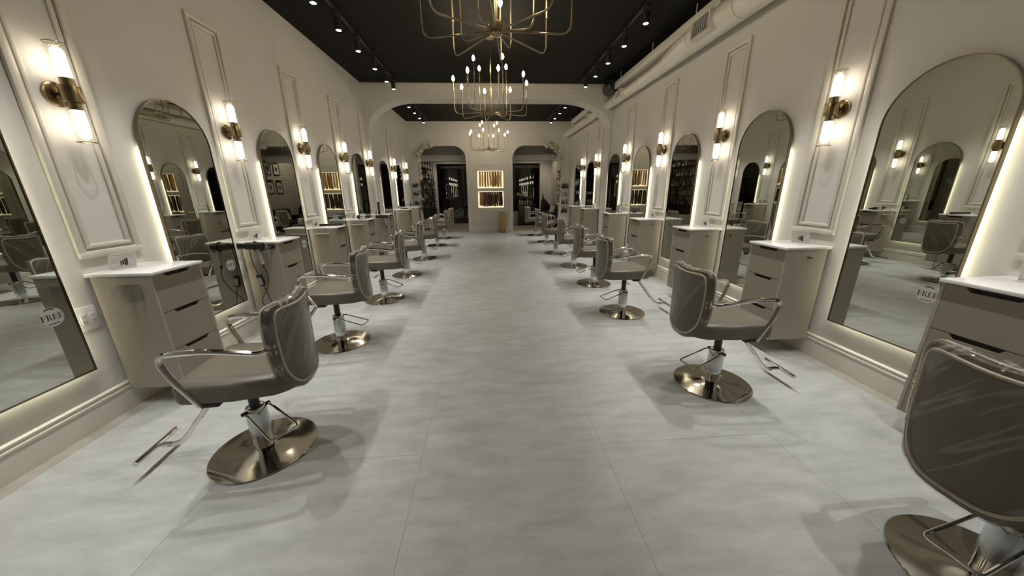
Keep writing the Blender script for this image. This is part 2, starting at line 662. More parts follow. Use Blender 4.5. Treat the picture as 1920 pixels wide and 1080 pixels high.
# ---- arched mirror
def serif_letters(text, h):
    """heavy serif capitals from bars, in the x-z plane, flat prisms; returns a builder, centred on x"""
    b = MB()
    T, t, sf = .20, .055, .09
    wd = {'F': .62, 'R': .76, 'E': .66}
    tot = sum(wd[c] for c in text) + .12 * (len(text) - 1)
    x = -tot / 2

    def q(x0, z0, x1, z1):
        b.box(((x0 + x) * h, 0, z0 * h), ((x1 + x) * h, .0012, z1 * h))
    for c in text:
        w = wd[c]
        q(.08, 0, .08 + T, 1)
        q(0, 0, .08 + T + .08, t)
        q(0, 1 - t, .3, 1)
        if c in 'FE':
            q(.2, 1 - t, w, 1)
            q(w - .07, .74, w, 1)
            q(.2, .5 - t / 2, w - .14, .5 + t / 2)
            q(w - .2, .38, w - .14, .62)
            if c == 'E':
                q(.2, 0, w, t)
                q(w - .07, 0, w, .28)
        if c == 'R':
            q(.2, 1 - t, .44, 1)
            q(.2, .5 - t / 2, .44, .5 + t / 2)
            oc = arc(.42, .75, .25, -PI / 2, PI / 2, 8)
            ic = arc(.42, .75, .12, -PI / 2, PI / 2, 8, .20)
            for k in range(8):
                P = [oc[k], oc[k + 1], ic[k + 1], ic[k]]
                b.prism([((a + x) * h, d * h) for a, d in P], 0, .0012)
            P = [(.42, .5), (.56, .5), (w + .04, 0), (w - .16, 0)]
            b.prism([((a + x) * h, d * h) for a, d in P], 0, .0012)
        x += w + .12
    return b


def make_mirror():
    root = thing('arched_mirror', '', 'mirror', group='arched mirrors between the counters')
    g = MB()
    g.prism(arch_outline(-.002), .036, .041)
    g.obj('mirror_glass', mirror_m, root, ang=20)
    fr = MB()
    ring(fr, arch_outline(.004), arch_outline(-.003), .020, .046)
    fr.obj('frame', bronze_m, root, ang=30)
    bk = MB()
    bk.prism(arch_outline(-.034), .0, .0355)
    bk.obj('back_panel', white_m, root, ang=20)
    s = MB()
    x, z0, z1 = MW - .030, MB0 + .030, MT - MW - .06
    s.box((-x - .007, .012, z0), (-x, .028, z1)).box((x, .012, z0), (x + .007, .028, z1)).box((-x, .012, z0 - .007), (x, .028, z0))
    s.obj('light_strip', led_m, root, ang=0, label='glowing strip light behind the mirror edge')
    d = MB()
    d.cyl((0, .0412, 0), (0, .0420, 0), .056, n=32)
    sx = -.225
    dec = d.obj('sticker', paper_film, root, loc=(sx, 0, .775), label='round pale sticker reading FREE')
    serif_letters('FREE', .033).obj('lettering', ink_m, dec, ang=0, loc=(0, .0425, -.016), rot=(0, 0, PI))
    m = MB()
    for k in range(5):
        m.box((-.026 + k * .011, .0422, -.041), (-.018 + k * .011, .0428, -.036))
    for k in range(7):
        a = PI * (.5 + (k - 3) * .045)
        m.box((.05 * math.cos(a) - .003, .0422, .05 * math.sin(a) - .004), (.05 * math.cos(a) + .003, .0428, .05 * math.sin(a) + .003))
    m.obj('small_print', ink_m, dec, ang=0)['kind'] = 'stuff'
    return root


paper_film = mat('sticker_film', (.46, .45, .42), .4)
proto = make_mirror()
used = False
for side, ys in ((-1, L_MIR), (1, R_MIR)):
    for i, y in enumerate(ys):
        l, r = wall_at(side, y)
        lab = 'tall arched bronze-framed mirror, ' + where(side, i)
        if not used:
            proto.location, proto.rotation_euler = l, (0, 0, r)
            proto['label'] = lab
            used = True
        else:
            dup(proto, l, r, lab)


# ---- double wall sconce
def make_sconce():
    root = thing('wall_sconce', '', 'wall lamp', group='double brass wall sconces')
    b = MB()
    M = Matrix.Rotation(-PI / 2, 4, 'X')
    b.lathe([(.068, 0), (.070, .004), (.068, .012), (.055, .017), (.02, .019)], 28, M)
    b.obj('backplate', brass_m, root)
    MB().cyl((0, .018, 0), (0, .09, 0), .011, n=12).obj('arm', brass_m, root)
    b = MB()
    b.lathe([(.031, -.088), (.031, -.046), (.047, -.044), (.048, -.040), (.048, .040), (.047, .044), (.031, .046), (.031, .088)], 24, Matrix.Translation((0, .09, 0)))
    b.obj('collar', brass_m, root)
    for s in (1, -1):
        M = Matrix.Translation((0, .09, 0)) @ Matrix.Diagonal((1, 1, s, 1))
        MB().lathe([(.028, .086), (.029, .10), (.029, .215), (.025, .235), (.014, .247), (0, .250)], 14, M).obj('frosted_lamp', frost_m, root, label='glowing frosted lamp tube')
        b = MB()
        b.lathe([(.0445, .046), (.0445, .268)], 20, M)
        for f in [f for f in b.bm.faces if len(f.verts) > 4]:
            b.bm.faces.remove(f)
        b.obj('glass_tube', clear_m, root, label='clear outer glass tube')
        b = MB()
        b.tube([(.0445 * math.cos(a), .09 + .0445 * math.sin(a), s * .268) for a in [2 * PI * k / 20 for k in range(20)]], .0028, 6, closed=True)
        b.obj('end_ring', brass_m, root)
    return root


proto = make_sconce()
used = False
for side, ys in ((-1, L_CAB + [1.07]), (1, R_CAB)):
    for i, y in enumerate(ys):
        l, r = wall_at(side, y, 2.032)
        if i == 7:
            continue
        lab = 'lit brass sconce with two glass tubes, ' + where(side, i)
        if not used:
            proto.location, proto.rotation_euler = l, (0, 0, r)
            proto['label'] = lab
            used = True
        else:
            dup(proto, l, r, lab)


# ---- drawer cabinet with white counter
CW, CD, CZ0, CZ1 = .20, .385, .14, .945
def make_cabinet():
    root = thing('drawer_cabinet', '', 'cabinet', group='taupe wall-hung drawer cabinets')
    b = MB()
    b.box((-CW, .03, CZ0), (-CW + .018, CD, CZ1), .001).box((CW - .018, .03, CZ0), (CW, CD, CZ1), .001)
    b.box((-CW + .018, .03, CZ0), (CW - .018, CD - .03, CZ0 + .018)).box((-CW + .018, .03, CZ1 - .018), (CW - .018, CD - .03, CZ1))
    b.box((-CW + .018, .03, CZ0 + .018), (CW - .018, .04, CZ1 - .018))
    b.obj('body', lam_m, root, ang=20)
    MB().box((-CW - .004, .0005, CZ1), (CW + .004, CD + .017, CZ1 + .020), .0025).obj('countertop', quartz_m, root, label='white stone counter slab')
    for z0, z1 in ((.685, .940), (.415, .681), (.143, .411)):
        # front panel with a finger-pull notch cut into its upper edge
        x, y0, y1 = CW - .0195, CD - .022, CD - .001
        nw, nd, sl = .105, .024, .022
        poly = [(-x, z0), (x, z0), (x, z1), (nw, z1), (nw - sl, z1 - nd), (-nw + sl, z1 - nd), (-nw, z1), (-x, z1)]
        b = MB()
        n = len(poly)
        for qd in ([(-x, z0), (x, z0), (x, z1 - nd), (-x, z1 - nd)], [(-x, z1 - nd), (-nw + sl, z1 - nd), (-nw, z1), (-x, z1)], [(nw - sl, z1 - nd), (x, z1 - nd), (x, z1), (nw, z1)]):
            b.prism(qd, y0, y1)
        bmesh.ops.remove_doubles(b.bm, verts=b.bm.verts[:], dist=1e-5)
        d = b.obj('drawer', laf_m, root, ang=20)
        MB().box((-nw, y0 - .012, z1 - nd - .004), (nw, y0 - .001, z1 + .003)).obj('finger_pull', dark_m, d, ang=0, label='black finger-pull recess')
    return root


SIDE_LABEL = {
    (-1, 0): 'clear tool holder on its side', (-1, 1): 'hair dryer hung on its side', (-1, 2): 'black straightener on top',
    (-1, 3): 'silver and black dryer on top', (-1, 4): 'upright black wand on top', (-1, 5): 'a dark dish on top', (-1, 6): 'small black bottle on top',
    (1, 0): 'cropped by the frame edge', (1, 1): 'brass side hook and product card', (1, 2): 'clear card holder on top', (1, 3): 'clear card holder on top',
    (1, 4): 'glass pump bottles on top', (1, 5): 'a small jar on top', (1, 6): 'a green bottle on top'}
proto = make_cabinet()
used = False
for side, ys in ((-1, L_CAB), (1, R_CAB)):
    for i, y in enumerate(ys):
        l, r = wall_at(side, y)
        lab = 'taupe drawer cabinet, %s, %s' % (SIDE_LABEL[(side, i)], where(side, i))
        if not used:
            proto.location, proto.rotation_euler = l, (0, 0, r)
            proto['label'] = lab
            used = True
        else:
            dup(proto, l, r, lab)


# ---- wall outlets beside the mirrors (side facing the camera of each left cabinet)
def make_outlet():
    root = thing('wall_outlet', '', 'outlet', group='white double outlets by the mirrors')
    MB().box((-.056, 0, -.076), (.056, .009, .076), .003).obj('cover_plate', white_m, root)
    for x in (-.024, .024):
        f = MB().box((x - .017, .009, -.034), (x + .017, .0125, .034), .001).obj('receptacle', white_m, root)
        b = MB()
        for z in (-.019, .015):
            b.box((x - .008, .0125, z - .006), (x - .005, .0129, z + .006)).box((x + .005, .0125, z - .006), (x + .008, .0129, z + .006))
        b.obj('slots', dark_m, f, ang=0)
    return root


proto = make_outlet()
for i, y in enumerate([c - .265 for c in L_CAB[:5]]):
    l, r = wall_at(-1, y, .695)
    lab = 'white double outlet between mirror and cabinet, ' + where(-1, i)
    if i == 0:
        proto.location, proto.rotation_euler = l, (0, 0, r)
        proto['label'] = lab
    else:
        dup(proto, l, r, lab)


# ------------------------------------------------------------------ salon chairs (front is local +y)
def back_outline(n=44):
    """shield outline of the backrest in (x, z), counter-clockwise from bottom centre"""
    P = []
    pts = [(0, .434), (.088, .440), (.146, .478), (.184, .545), (.202, .630), (.209, .73), (.212, .82), (.211, .882), (.198, .916), (.160, .926), (.085, .921), (0, .917)]
    right = [Vector((x, z)) for x, z in pts]
    full = right + [Vector((-p.x, p.y)) for p in reversed(right[1:-1])]
    # resample with a smooth closed Catmull-Rom
    m = len(full)
    out = []
    for i in range(m):
        p0, p1, p2, p3 = full[i - 1], full[i], full[(i + 1) % m], full[(i + 2) % m]
        for k in range(3):
            t = k / 3
            out.append(.5 * ((2 * p1) + (p2 - p0) * t + (2 * p0 - 5 * p1 + 4 * p2 - p3) * t * t + (3 * p1 - p0 - 3 * p2 + p3) * t ** 3))
    return out


OUT = back_outline()
BC = Vector((0, .70))


def back_y(x, z):
    """depth of the middle surface: wraps round the sitter and leans back at the top"""
    y = -.296 + .85 * x * x
    y += -.12 * max(0, z - .74) ** 1.3
    y += -.12 * max(0, .58 - z)
    return y


def back_shell(b, off=0.0, th=.029, rings=7, jitter=None, holes=False):
    """closed cushion: front surface, edge band, rear surface"""
    n = len(OUT)
    layers = []
    sc_ = [0.0, .35, .62, .82, .94, 1.0]
    def ringpts(s, side):
        r = []
        for p in OUT:
            d = p - BC
            q = BC + d * s
            if off:
                q = q + d.normalized() * off * s
            h = th * (.55 + .45 * math.sqrt(max(0, 1 - s ** 5))) + off
            y = back_y(q.x, q.y) + side * h
            v = Vector((q.x, y, q.y))
            if jitter:
                v += jitter(v, s, side)
            r.append(v)
        return r
    seq = [(s, 1) for s in sc_] + [(s, -1) for s in reversed(sc_)]
    prev = None
    for s, side in seq:
        if s == 0:
            cur = [b.bm.verts.new(ringpts(.001, side)[0])]
        else:
            cur = [b.bm.verts.new(v) for v in ringpts(s, side)]
        if prev is not None:
            if len(prev) == 1:
                for k in range(n):
                    b.bm.faces.new((prev[0], cur[k], cur[(k + 1) % n]))
            elif len(cur) == 1:
                for k in range(n):
                    b.bm.faces.new((prev[k], prev[(k + 1) % n], cur[0]))
            else:
                for k in range(n):
                    b.bm.faces.new((prev[k], prev[(k + 1) % n], cur[(k + 1) % n], cur[k]))
        prev = cur


def edge_loop(side, s=1.0, lift=0.0):
    r = []
    for p in OUT:
        q = BC + (p - BC) * s
        h = .029 * (.55 + .45 * math.sqrt(max(0, 1 - min(1, s) ** 5)))
        r.append(Vector((q.x, back_y(q.x, q.y) + side * (h + lift), q.y)))
    return r


def make_chair():
    root = thing('salon_chair', '', 'chair', group='taupe salon chairs in two rows')
    # round base plate
    b = MB()
    b.lathe([(.265, 0), (.268, .004), (.265, .009), (.18, .015), (.085, .023), (.060, .030)], 48)
    b.obj('base_plate', steel_m, root, ang=25, label='round polished steel base plate')
    # hydraulic column
    b = MB()
    b.lathe([(.050, .026), (.050, .275), (.046, .288), (.030, .292)], 24)
    col = b.obj('column', chrome_m, root, label='chrome hydraulic column')
    b = MB()
    rnd = random.Random(5)
    prof = [(.0525 + rnd.uniform(-.001, .0025), .115 + k * .02) for k in range(9)]
    b.lathe(prof, 20)
    for f in [f for f in b.bm.faces if len(f.verts) > 4]:
        b.bm.faces.remove(f)
    b.obj('column_sleeve', sleeve_m, col, label='cloudy plastic sleeve on the column')
    MB().cyl((0, 0, .285), (0, 0, .445), .026, n=16).obj('piston', blackm_m, root, label='black piston under the seat')
    # pump lever: stirrup of bent wire on a black pivot
    lv = thing_part('pump_lever', root)
    MB().cyl((-.072, .0, .268), (.072, .0, .268), .011, n=12).obj('pivot', blackm_m, lv)
    path = fillet_path([(.062, 0, .268), (.062, -.05, .268), (.072, -.27, .205), (-.072, -.27, .205), (-.062, -.05, .268), (-.062, 0, .268)], [.01, .02, .02, .01], 4)
    MB().tube(path, .0065, 8).obj('stirrup', chrome_m, lv)
    # under-seat carrier
    b = MB()
    b.box((-.10, -.20, .440), (.10, .12, .466), .006).box((-.245, -.0, .452), (.245, .08, .474), .005)
    b.box((-.07, -.285, .447), (.07, -.19, .466), .005)
    b.obj('seat_carrier', blackm_m, root)
    # seat cushion: rounded plan, softly crowned
    b = MB()
    n = 40
    def plan(k, s):
        a = 2 * PI * k / n
        ca, sa = math.cos(a), math.sin(a)
        e = .20
        x = math.copysign(abs(ca) ** e, ca) * .246
        y = math.copysign(abs(sa) ** e, sa) * .256
        if y < -.05:
            x *= 1 - .36 * ((-.05 - y) / .21) ** 2
        return x * s, y * s - .056
    layers = [(.93, .466), (.985, .472), (1.0, .486), (1.0, .548), (.985, .562), (.95, .571), (.8, .577), (.4, .581)]
    prev = None
    for s, z in layers:
        cur = []
        for k in range(n):
            x, y = plan(k, s)
            cur.append(b.bm.verts.new((x, y, z + .035 * (y + .07))))
        if prev:
            for k in range(n):
                b.bm.faces.new((prev[k], prev[(k + 1) % n], cur[(k + 1) % n], cur[k]))
        else:
            b.bm.faces.new(list(reversed(cur)))
        prev = cur
    b.bm.faces.new(prev)
    b.obj('seat', leather_m, root, ang=50)
    # backrest
    b = MB()
    back_shell(b)
    bk = b.obj('backrest', leather_m, root, ang=60)
    for side in (1, -1):
        MB().tube(edge_loop(side, 1.0 if side > 0 else .90, .001), .0065, 6, closed=True).obj('piping', piping_m, bk, label='cream piping seam')
    b = MB()
    lp, lq = edge_loop(1, 1.004), edge_loop(-1, .965, .002)
    n = len(OUT)
    for k in range(n):
        p = OUT[k]
        if any(abs(p.y - z) < .02 for z in (.60, .715)):
            # short cream strap across the side band
            d = Vector((0, 0, .011))
            e = (OUT[k] - BC).normalized() * .003
            e = Vector((e.x, 0, e.y))
            A, B = lp[k] + e, lq[k] + e
            b.faces([A - d, B - d, B + d, A + d, A - d - e, B - d - e, B + d - e, A + d - e],
                    [(0, 1, 2, 3), (7, 6, 5, 4), (0, 4, 5, 1), (1, 5, 6, 2), (2, 6, 7, 3), (3, 7, 4, 0)])
    b.obj('side_straps', piping_m, bk, label='short cream straps on the side band')
    # clear film pulled over the backrest
    rn = random.Random(3)
    from mathutils import noise as mn

    def jit(v, s, side):
        w = mn.noise(Vector((v.x * 16 + 3, v.y * 9, v.z * 9)))
        w2 = mn.noise(Vector((v.x * 34, v.y * 20 + 5, v.z * 30)))
        amp = .004 + (.020 if v.z > .89 and s > .8 else 0) * 1.0
        d = Vector((v.x * .3, side * .6, .9 if v.z > .86 else .0))
        return d * abs(w) * amp + Vector((w2, side * abs(w2), w2 * .6)) * (.006 if v.z > .88 else .002)
    b = MB()
    back_shell(b, off=.004, jitter=jit)
    b.obj('plastic_cover', film_m, bk, ang=70, label='clear crinkled plastic cover over the backrest')
    b = MB()
    rows_ = []
    for i in range(49):
        t = i / 48
        x = -.212 + .424 * t
        z = .925 - .03 * max(0, (abs(x) - .155) / .06) ** 2
        y = back_y(x, z)
        row_ = []
        for j in range(7):
            u = (j - 3) / 3
            row_.append(b.bm.verts.new((x + rn.uniform(-.006, .006), y + u * .030 + rn.uniform(-.005, .005), z + .010 * (1 - u * u) + rn.uniform(-.006, .010) - .012 * abs(u))))
        rows_.append(row_)
    for ra, rb in zip(rows_, rows_[1:]):
        for j in range(6):
            b.bm.faces.new((ra[j], ra[j + 1], rb[j + 1], rb[j]))
    b.obj('gathered_film', film_m, bk, ang=0, label='bunched clear film along the top edge')
    # arms: chrome loops
    for s in (-1, 1):
        x = s * .246
        path = fillet_path([(s * .195, -.250, .712), (x, -.225, .716), (x, .0, .752), (x, .196, .746), (x, .165, .63), (s * .240, .078, .462)], [.03, .2, .085, .10], 7)
        MB().tube(path, .0135, 10).obj('armrest', chrome_m, root, label='chrome tube arm loop')
    # footrest: bent stem with a T bar
    ft = thing_part('footrest', root)
    path = fillet_path([(0, .06, .462), (0, .125, .452), (0, .37, .145), (0, .42, .098), (0, .53, .100)], [.03, .08, .06], 6)
    MB().tube(path, .0145, 10).obj('stem', chrome_m, ft)
    MB().cyl((-.14, .533, .101), (.14, .533, .101), .0145, n=14).obj('foot_bar', chrome_m, ft)
    return root


def thing_part(name, parent):
    o = bpy.data.objects.new(name, None)
    C.objects.link(o)
    o.empty_display_size = .05
    o.parent = parent
    return o


L_CH = [(-1.36, 1.735, 95.6, 58), (-1.512, 3.195, 95, 84), (-1.485, 4.58, 95, 70), (-1.49, 5.98, 95, 84), (-1.45, 7.47, 95, 84), (-1.44, 9.35, 95, 84), (-1.43, 10.75, 80, 84)]
R_CH = [(1.845, .78, -90, -84), (1.68, 2.165, -90.5, -76), (1.585, 3.735, -90, -78), (1.635, 5.04, -90, -84), (1.64, 6.34, -90, -72), (1.55, 7.72, -90, -70), (1.645, 9.55, -90, -84), (1.52, 11.0, -80, -84)]
proto = make_chair()
used = False
CHL = {-1: [('plastic-wrapped salon chair in the row away from the duct, ') + t for t in
            ['largest in that row', 'behind the largest one', 'third towards the arch', 'fourth towards the arch', 'just before the arch', 'just beyond the arch', 'by the end wall doorway']],
       1: [('plastic-wrapped salon chair in the row under the duct, ') + t for t in
           ['cut off by the frame', 'next behind the cut-off one', 'third towards the arch', 'fourth towards the arch', 'fifth towards the arch', 'just before the arch', 'just beyond the arch', 'by the end wall doorway']]}
for side, rows in ((-1, L_CH), (1, R_CH)):
    for i, (x, y, rz, lev) in enumerate(rows):
        lab = CHL[side][i]
        if not used:
            o = proto
            o.location, o.rotation_euler = (x, y, 0), (0, 0, math.radians(rz))
            o['label'] = lab
            used = True
        else:
            o = dup(proto, (x, y, 0), math.radians(rz), lab)
        for ch in o.children:
            if ch.name.startswith('pump_lever'):
                ch.rotation_euler = (0, 0, math.radians(lev - rz))


# ------------------------------------------------------------------ chandeliers
def make_chandelier():
    root = thing('chandelier', '', 'chandelier', group='brass candle chandeliers')
    b = MB()
    b.cyl((0, 0, .40), (0, 0, ZC - 2.60 - .03), .0065, n=8)
    b.obj('hanging_rod', brass_m, root)
    MB().lathe([(.065, ZC - 2.60 - .032), (.068, ZC - 2.60 - .028), (.068, ZC - 2.60)], 24).obj('ceiling_canopy', brass_m, root)
    b = MB()
    b.lathe([(.018, -.035), (.030, -.030), (.046, -.018), (.046, .052), (.040, .058), (.012, .060), (.012, .41)], 20)
    for k in range(8):
        a = 2 * PI * k / 8
        b.cyl((.052 * math.cos(a), .052 * math.sin(a), -.01), (.052 * math.cos(a), .052 * math.sin(a), .058), .005, n=6)
    b.obj('hub', brass_m, root)
    arms = [(10 + 45 * k, .565, .40) for k in range(8)] + [(35 + 90 * k, .30, .64) for k in range(4)]
    for a, R, h in arms:
        a = math.radians(a)
        d = Vector((math.cos(a), math.sin(a), 0))
        up = Vector((0, 0, 1))
        path = fillet_path([d * .03, d * R - up * .035, d * R + up * h], .085, 6)
        arm = MB().tube(path, .0062, 6).obj('arm', brass_m, root)
        p = d * R + up * h
        b = MB()
        b.cyl(p - up * .16, p, .0085, n=8)
        b.cyl(p - up * .165, p - up * .158, .012, n=8)
        b.obj('candle_sleeve', brass_m, arm)
        MB().lathe([(.007, 0), (.017, .018), (.021, .034), (.016, .054), (.006, .072), (0, .078)], 8, Matrix.Translation(p)).obj('bulb', bulb_m, arm, label='glowing candle bulb')
    return root


proto = make_chandelier()
proto.location = (.10, 2.97, 2.60)
proto.rotation_euler = (0, 0, math.radians(29))
proto['label'] = 'brass chandelier largest and cut off by the top of the picture'
dup(proto, (.095, 5.75, 2.60), 0, 'brass chandelier with all bulbs in view before the arch')
dup(proto, (.07, 10.6, 2.60), math.radians(20), 'small brass chandelier hanging beyond the arch')


# ------------------------------------------------------------------ ceiling tracks and spotlights
def spot_light(name, loc, power, ang, blend, parent=None, col=SPOT_COL, tilt=(0, 0, 0)):
    d = bpy.data.lights.new(name, 'SPOT')
    d.energy = power
    d.spot_size = math.radians(ang)
    d.spot_blend = blend
    d.shadow_soft_size = .018
    d.color = col
    o = bpy.data.objects.new(name, d)
    C.objects.link(o)
    o.parent = parent
    o.location = loc
    o.rotation_euler = tilt
    return o


def track(x, y0, y1, label):
    root = thing('lighting_track', label, 'track', (x, 0, ZC))
    MB().box((-.018, y0, -.034), (.018, y1, 0), .003).obj('rail', blackm_m, root)
    b = MB()
    b.box((-.006, y0 + .02, -.0365), (.006, y1 - .02, -.0345))
    b.obj('slot', dark_m, root, ang=0)
    for y in (y0, y1):
        MB().box((-.020, y - .012, -.037), (.020, y + .012, -.001), .002).obj('end_cap', blackm_m, root)


def make_spot():
    root = thing('track_spotlight', '', 'spotlight', group='black cylinder spotlights on the tracks')
    MB().box((-.016, -.075, -.055), (.016, .075, -.003), .004).obj('adapter', blackm_m, root)
    MB().cyl((0, 0, -.055), (0, 0, -.085), .008, n=8).obj('swivel', blackm_m, root)
    b = MB()
    b.lathe([(.036, -.196), (.040, -.192), (.040, -.075), (.037, -.072)], 20)
    b.obj('head', blackm_m, root)
    MB().lathe([(.031, -.1985), (.031, -.1965)], 16).obj('lens', lens_m, root, label='bright round lens')
    return root


track(-1.80, .3, 7.78, 'black lighting track along the ceiling on the side away from the duct')
track(2.0, .3, 7.78, 'black lighting track along the ceiling next to the duct')
track(-1.84, 8.75, 11.6, 'short black track beyond the arch on the side away from the duct')
track(1.98, 8.75, 11.6, 'short black track beyond the arch next to the duct')
SPL = [7.61, 7.13, 6.46, 5.72, 5.06, 4.42, 3.75, 3.08, 2.41, 1.74, 1.07, .4]
SPR = [7.37, 6.73, 6.08, 5.41, 4.73, 4.06, 3.39, 2.72, 2.05, 1.38, .71]
SPF = [9.12, 9.78, 10.45, 11.06]
proto = make_spot()
used = False
N12 = ORD + ['seventh', 'eighth', 'ninth', 'tenth', 'eleventh', 'twelfth']
for x, ys, txt in ((-1.80, SPL, 'spotlight before the arch on the track away from the duct'), (2.0, SPR, 'spotlight before the arch on the track next to the duct'),
                   (-1.84, SPF, 'spotlight beyond the arch on the track away from the duct'), (1.98, SPF, 'spotlight beyond the arch on the track next to the duct')):
    for i, y in enumerate(ys):
        lab = '%s black cylinder %s' % (N12[i], txt)
        loc = (x, y, ZC - .034)
        if not used:
            proto.location = loc
            proto['label'] = lab
            used = True
            o = proto
        else:
            o = dup(proto, loc, 0, lab)
        spot_light('spot_lamp', (0, 0, -.202), SPOT_W, 71, .5, o)
# unseen spot lamps added to brighten the lobby
for x, y in ((-1.6, 14.3), (1.9, 14.3)):
    o = spot_light('lobby_fill_lamp', (x, y, ZC - .05), 75, 120, .6, col=(1, .86, .66))

# ------------------------------------------------------------------ duct along the right wall
def duct_piece(b, secs, n=24):
    """secs: (y, x, z, r)"""
    prev = None
    for y, x, z, r in secs:
        cur = [b.bm.verts.new((x + r * math.cos(2 * PI * k / n), y, z + r * math.sin(2 * PI * k / n))) for k in range(n)]
        if prev:
            for k in range(n):
                b.bm.faces.new((prev[k], prev[(k + 1) % n], cur[(k + 1) % n], cur[k]))
        else:
            b.bm.faces.new(cur)
        prev = cur
    b.bm.faces.new(list(reversed(prev)))


du = thing('air_duct', 'painted round air duct under the ceiling that narrows towards the arch', 'duct', (0, 0, 0))
BX, BZ, BR = 2.665, 3.25, .142
SX, SZ, SR = 2.70, 3.205, .088
b = MB()
duct_piece(b, [(YB, BX, BZ, BR), (4.75, BX, BZ, BR)])
b.obj('wide_pipe', duct_m, du, ang=30)
b = MB()
secs = []
for k in range(9):
    t = k / 8
    s = t * t * (3 - 2 * t)
    secs.append((4.72 + 1.15 * t, BX + (SX - BX) * s, BZ + (SZ - BZ) * s, BR + .003 + (SR - BR) * s))
duct_piece(b, secs)
b.obj('reducer', duct_m, du, ang=30)
b = MB()
duct_piece(b, [(5.85, SX, SZ, SR), (YA - .001, SX, SZ, SR)])
b.obj('narrow_pipe', duct_m, du, ang=30)
for y, x, z, r in ((5.86, SX, SZ, SR), (4.73, BX, BZ, BR), (3.2, BX, BZ, BR), (1.7, BX, BZ, BR), (6.95, SX, SZ, SR), (2.4, BX, BZ, BR), (3.9, BX, BZ, BR), (6.4, SX, SZ, SR), (7.5, SX, SZ, SR)):
    MB().tube([(x + (r + .003) * math.cos(2 * PI * k / 24), y, z + (r + .003) * math.sin(2 * PI * k / 24)) for k in range(24)], .006, 6, closed=True).obj('seam_ring', duct_m, du)


def register(parent, y, x1, z, ln, ht):
    r = thing_part('register', parent)
    r['label'] = 'box register with a slotted grille'
    r.location = (x1, y, z)
    b = MB()
    b.box((.012, -ln / 2, -ht / 2), (.14, ln / 2, ht / 2), .003)
    b.obj('housing', duct_m, r)
    b = MB()
    w = .016
    b.box((0, -ln / 2, -ht / 2), (.012, ln / 2, -ht / 2 + w)).box((0, -ln / 2, ht / 2 - w), (.012, ln / 2, ht / 2))
    b.box((0, -ln / 2, -ht / 2 + w), (.012, -ln / 2 + w, ht / 2 - w)).box((0, ln / 2 - w, -ht / 2 + w), (.012, ln / 2, ht / 2 - w))
    m = 9
    for k in range(m):
        yy = -ln / 2 + w + (ln - 2 * w) * (k + .5) / m
        b.box((.002, yy - .004, -ht / 2 + w), (.010, yy + .004, ht / 2 - w))
    b.obj('grille', duct_m, r, ang=0)
    MB().box((.0095, -ln / 2 + w, -ht / 2 + w), (.0115, ln / 2 - w, ht / 2 - w)).obj('shadow_gap', dark_m, r, ang=0)


register(du, 4.38, BX - BR - .035, 3.235, .36, .20)
register(du, 7.15, SX - SR - .03, 3.215, .30, .13)
b = MB()
b.box((2.60, 4.22, 3.36), (2.815, 7.85, 3.485), .006)
b.obj('flat_trunk', duct_m, du, label='flat rectangular trunk above the round pipe')
for y in (4.75, 5.9, 7.2):
    MB().cyl((2.64, y, 3.48), (2.64, y, ZC - .001), .006, n=8).obj('hanger_rod', white_m, du)
for y in (1.0, 2.5, 3.9):
    MB().cyl((BX, y, BZ + BR - .005), (BX, y, ZC - .001), .006, n=8).obj('hanger_rod', white_m, du)
d2 = thing('air_duct', 'narrow painted duct continuing beyond the arch to the end wall', 'duct', (0, 0, 0))
b = MB()
duct_piece(b, [(YA2 + .001, SX, SZ, SR), (YF - .001, SX, SZ, SR)])
b.obj('narrow_pipe', duct_m, d2, ang=30)
register(d2, 9.3, SX - SR - .03, 3.215, .30, .13)
for y in (9.0, 10.3, 11.5):
    MB().cyl((SX, y, SZ + SR - .004), (SX, y, ZC - .001), .006, n=8).obj('hanger_rod', white_m, d2)
MB().box((2.60, 8.9, 3.34), (2.815, 11.0, 3.46), .006).obj('flat_trunk', duct_m, d2)
sp = thing('ceiling_speaker', 'black drum speaker hung in the corner by the duct and the arch', 'speaker', (2.60, 7.62, 3.44))
b = MB()
b.lathe([(.10, -.22), (.125, -.20), (.128, .14), (.11, .17)], 24, Matrix.Rotation(-PI / 2, 4, 'X'))
b.obj('drum', blackp_m, sp)
MB().lathe([(.086, .171), (.07, .176), (.0, .178)], 24, Matrix.Rotation(PI / 2, 4, 'X') @ Matrix.Translation((0, 0, .05))).obj('front_grille', blackm_m, sp)
MB().box((-.02, -.03, .10), (.02, .03, ZC - 3.44 - .001), .003).obj('bracket', blackm_m, sp)

# ------------------------------------------------------------------ things on and at the counters
CT = CZ1 + .0205


def at_cab(side, i, lx, ly, z):
    """cabinet-local point to world; lx > 0 faces the camera on the left wall"""
    ys = L_CAB if side < 0 else R_CAB
    y = ys[i]
    return ((XL + ly, y - lx, z) if side < 0 else (XR - ly, y + lx, z))


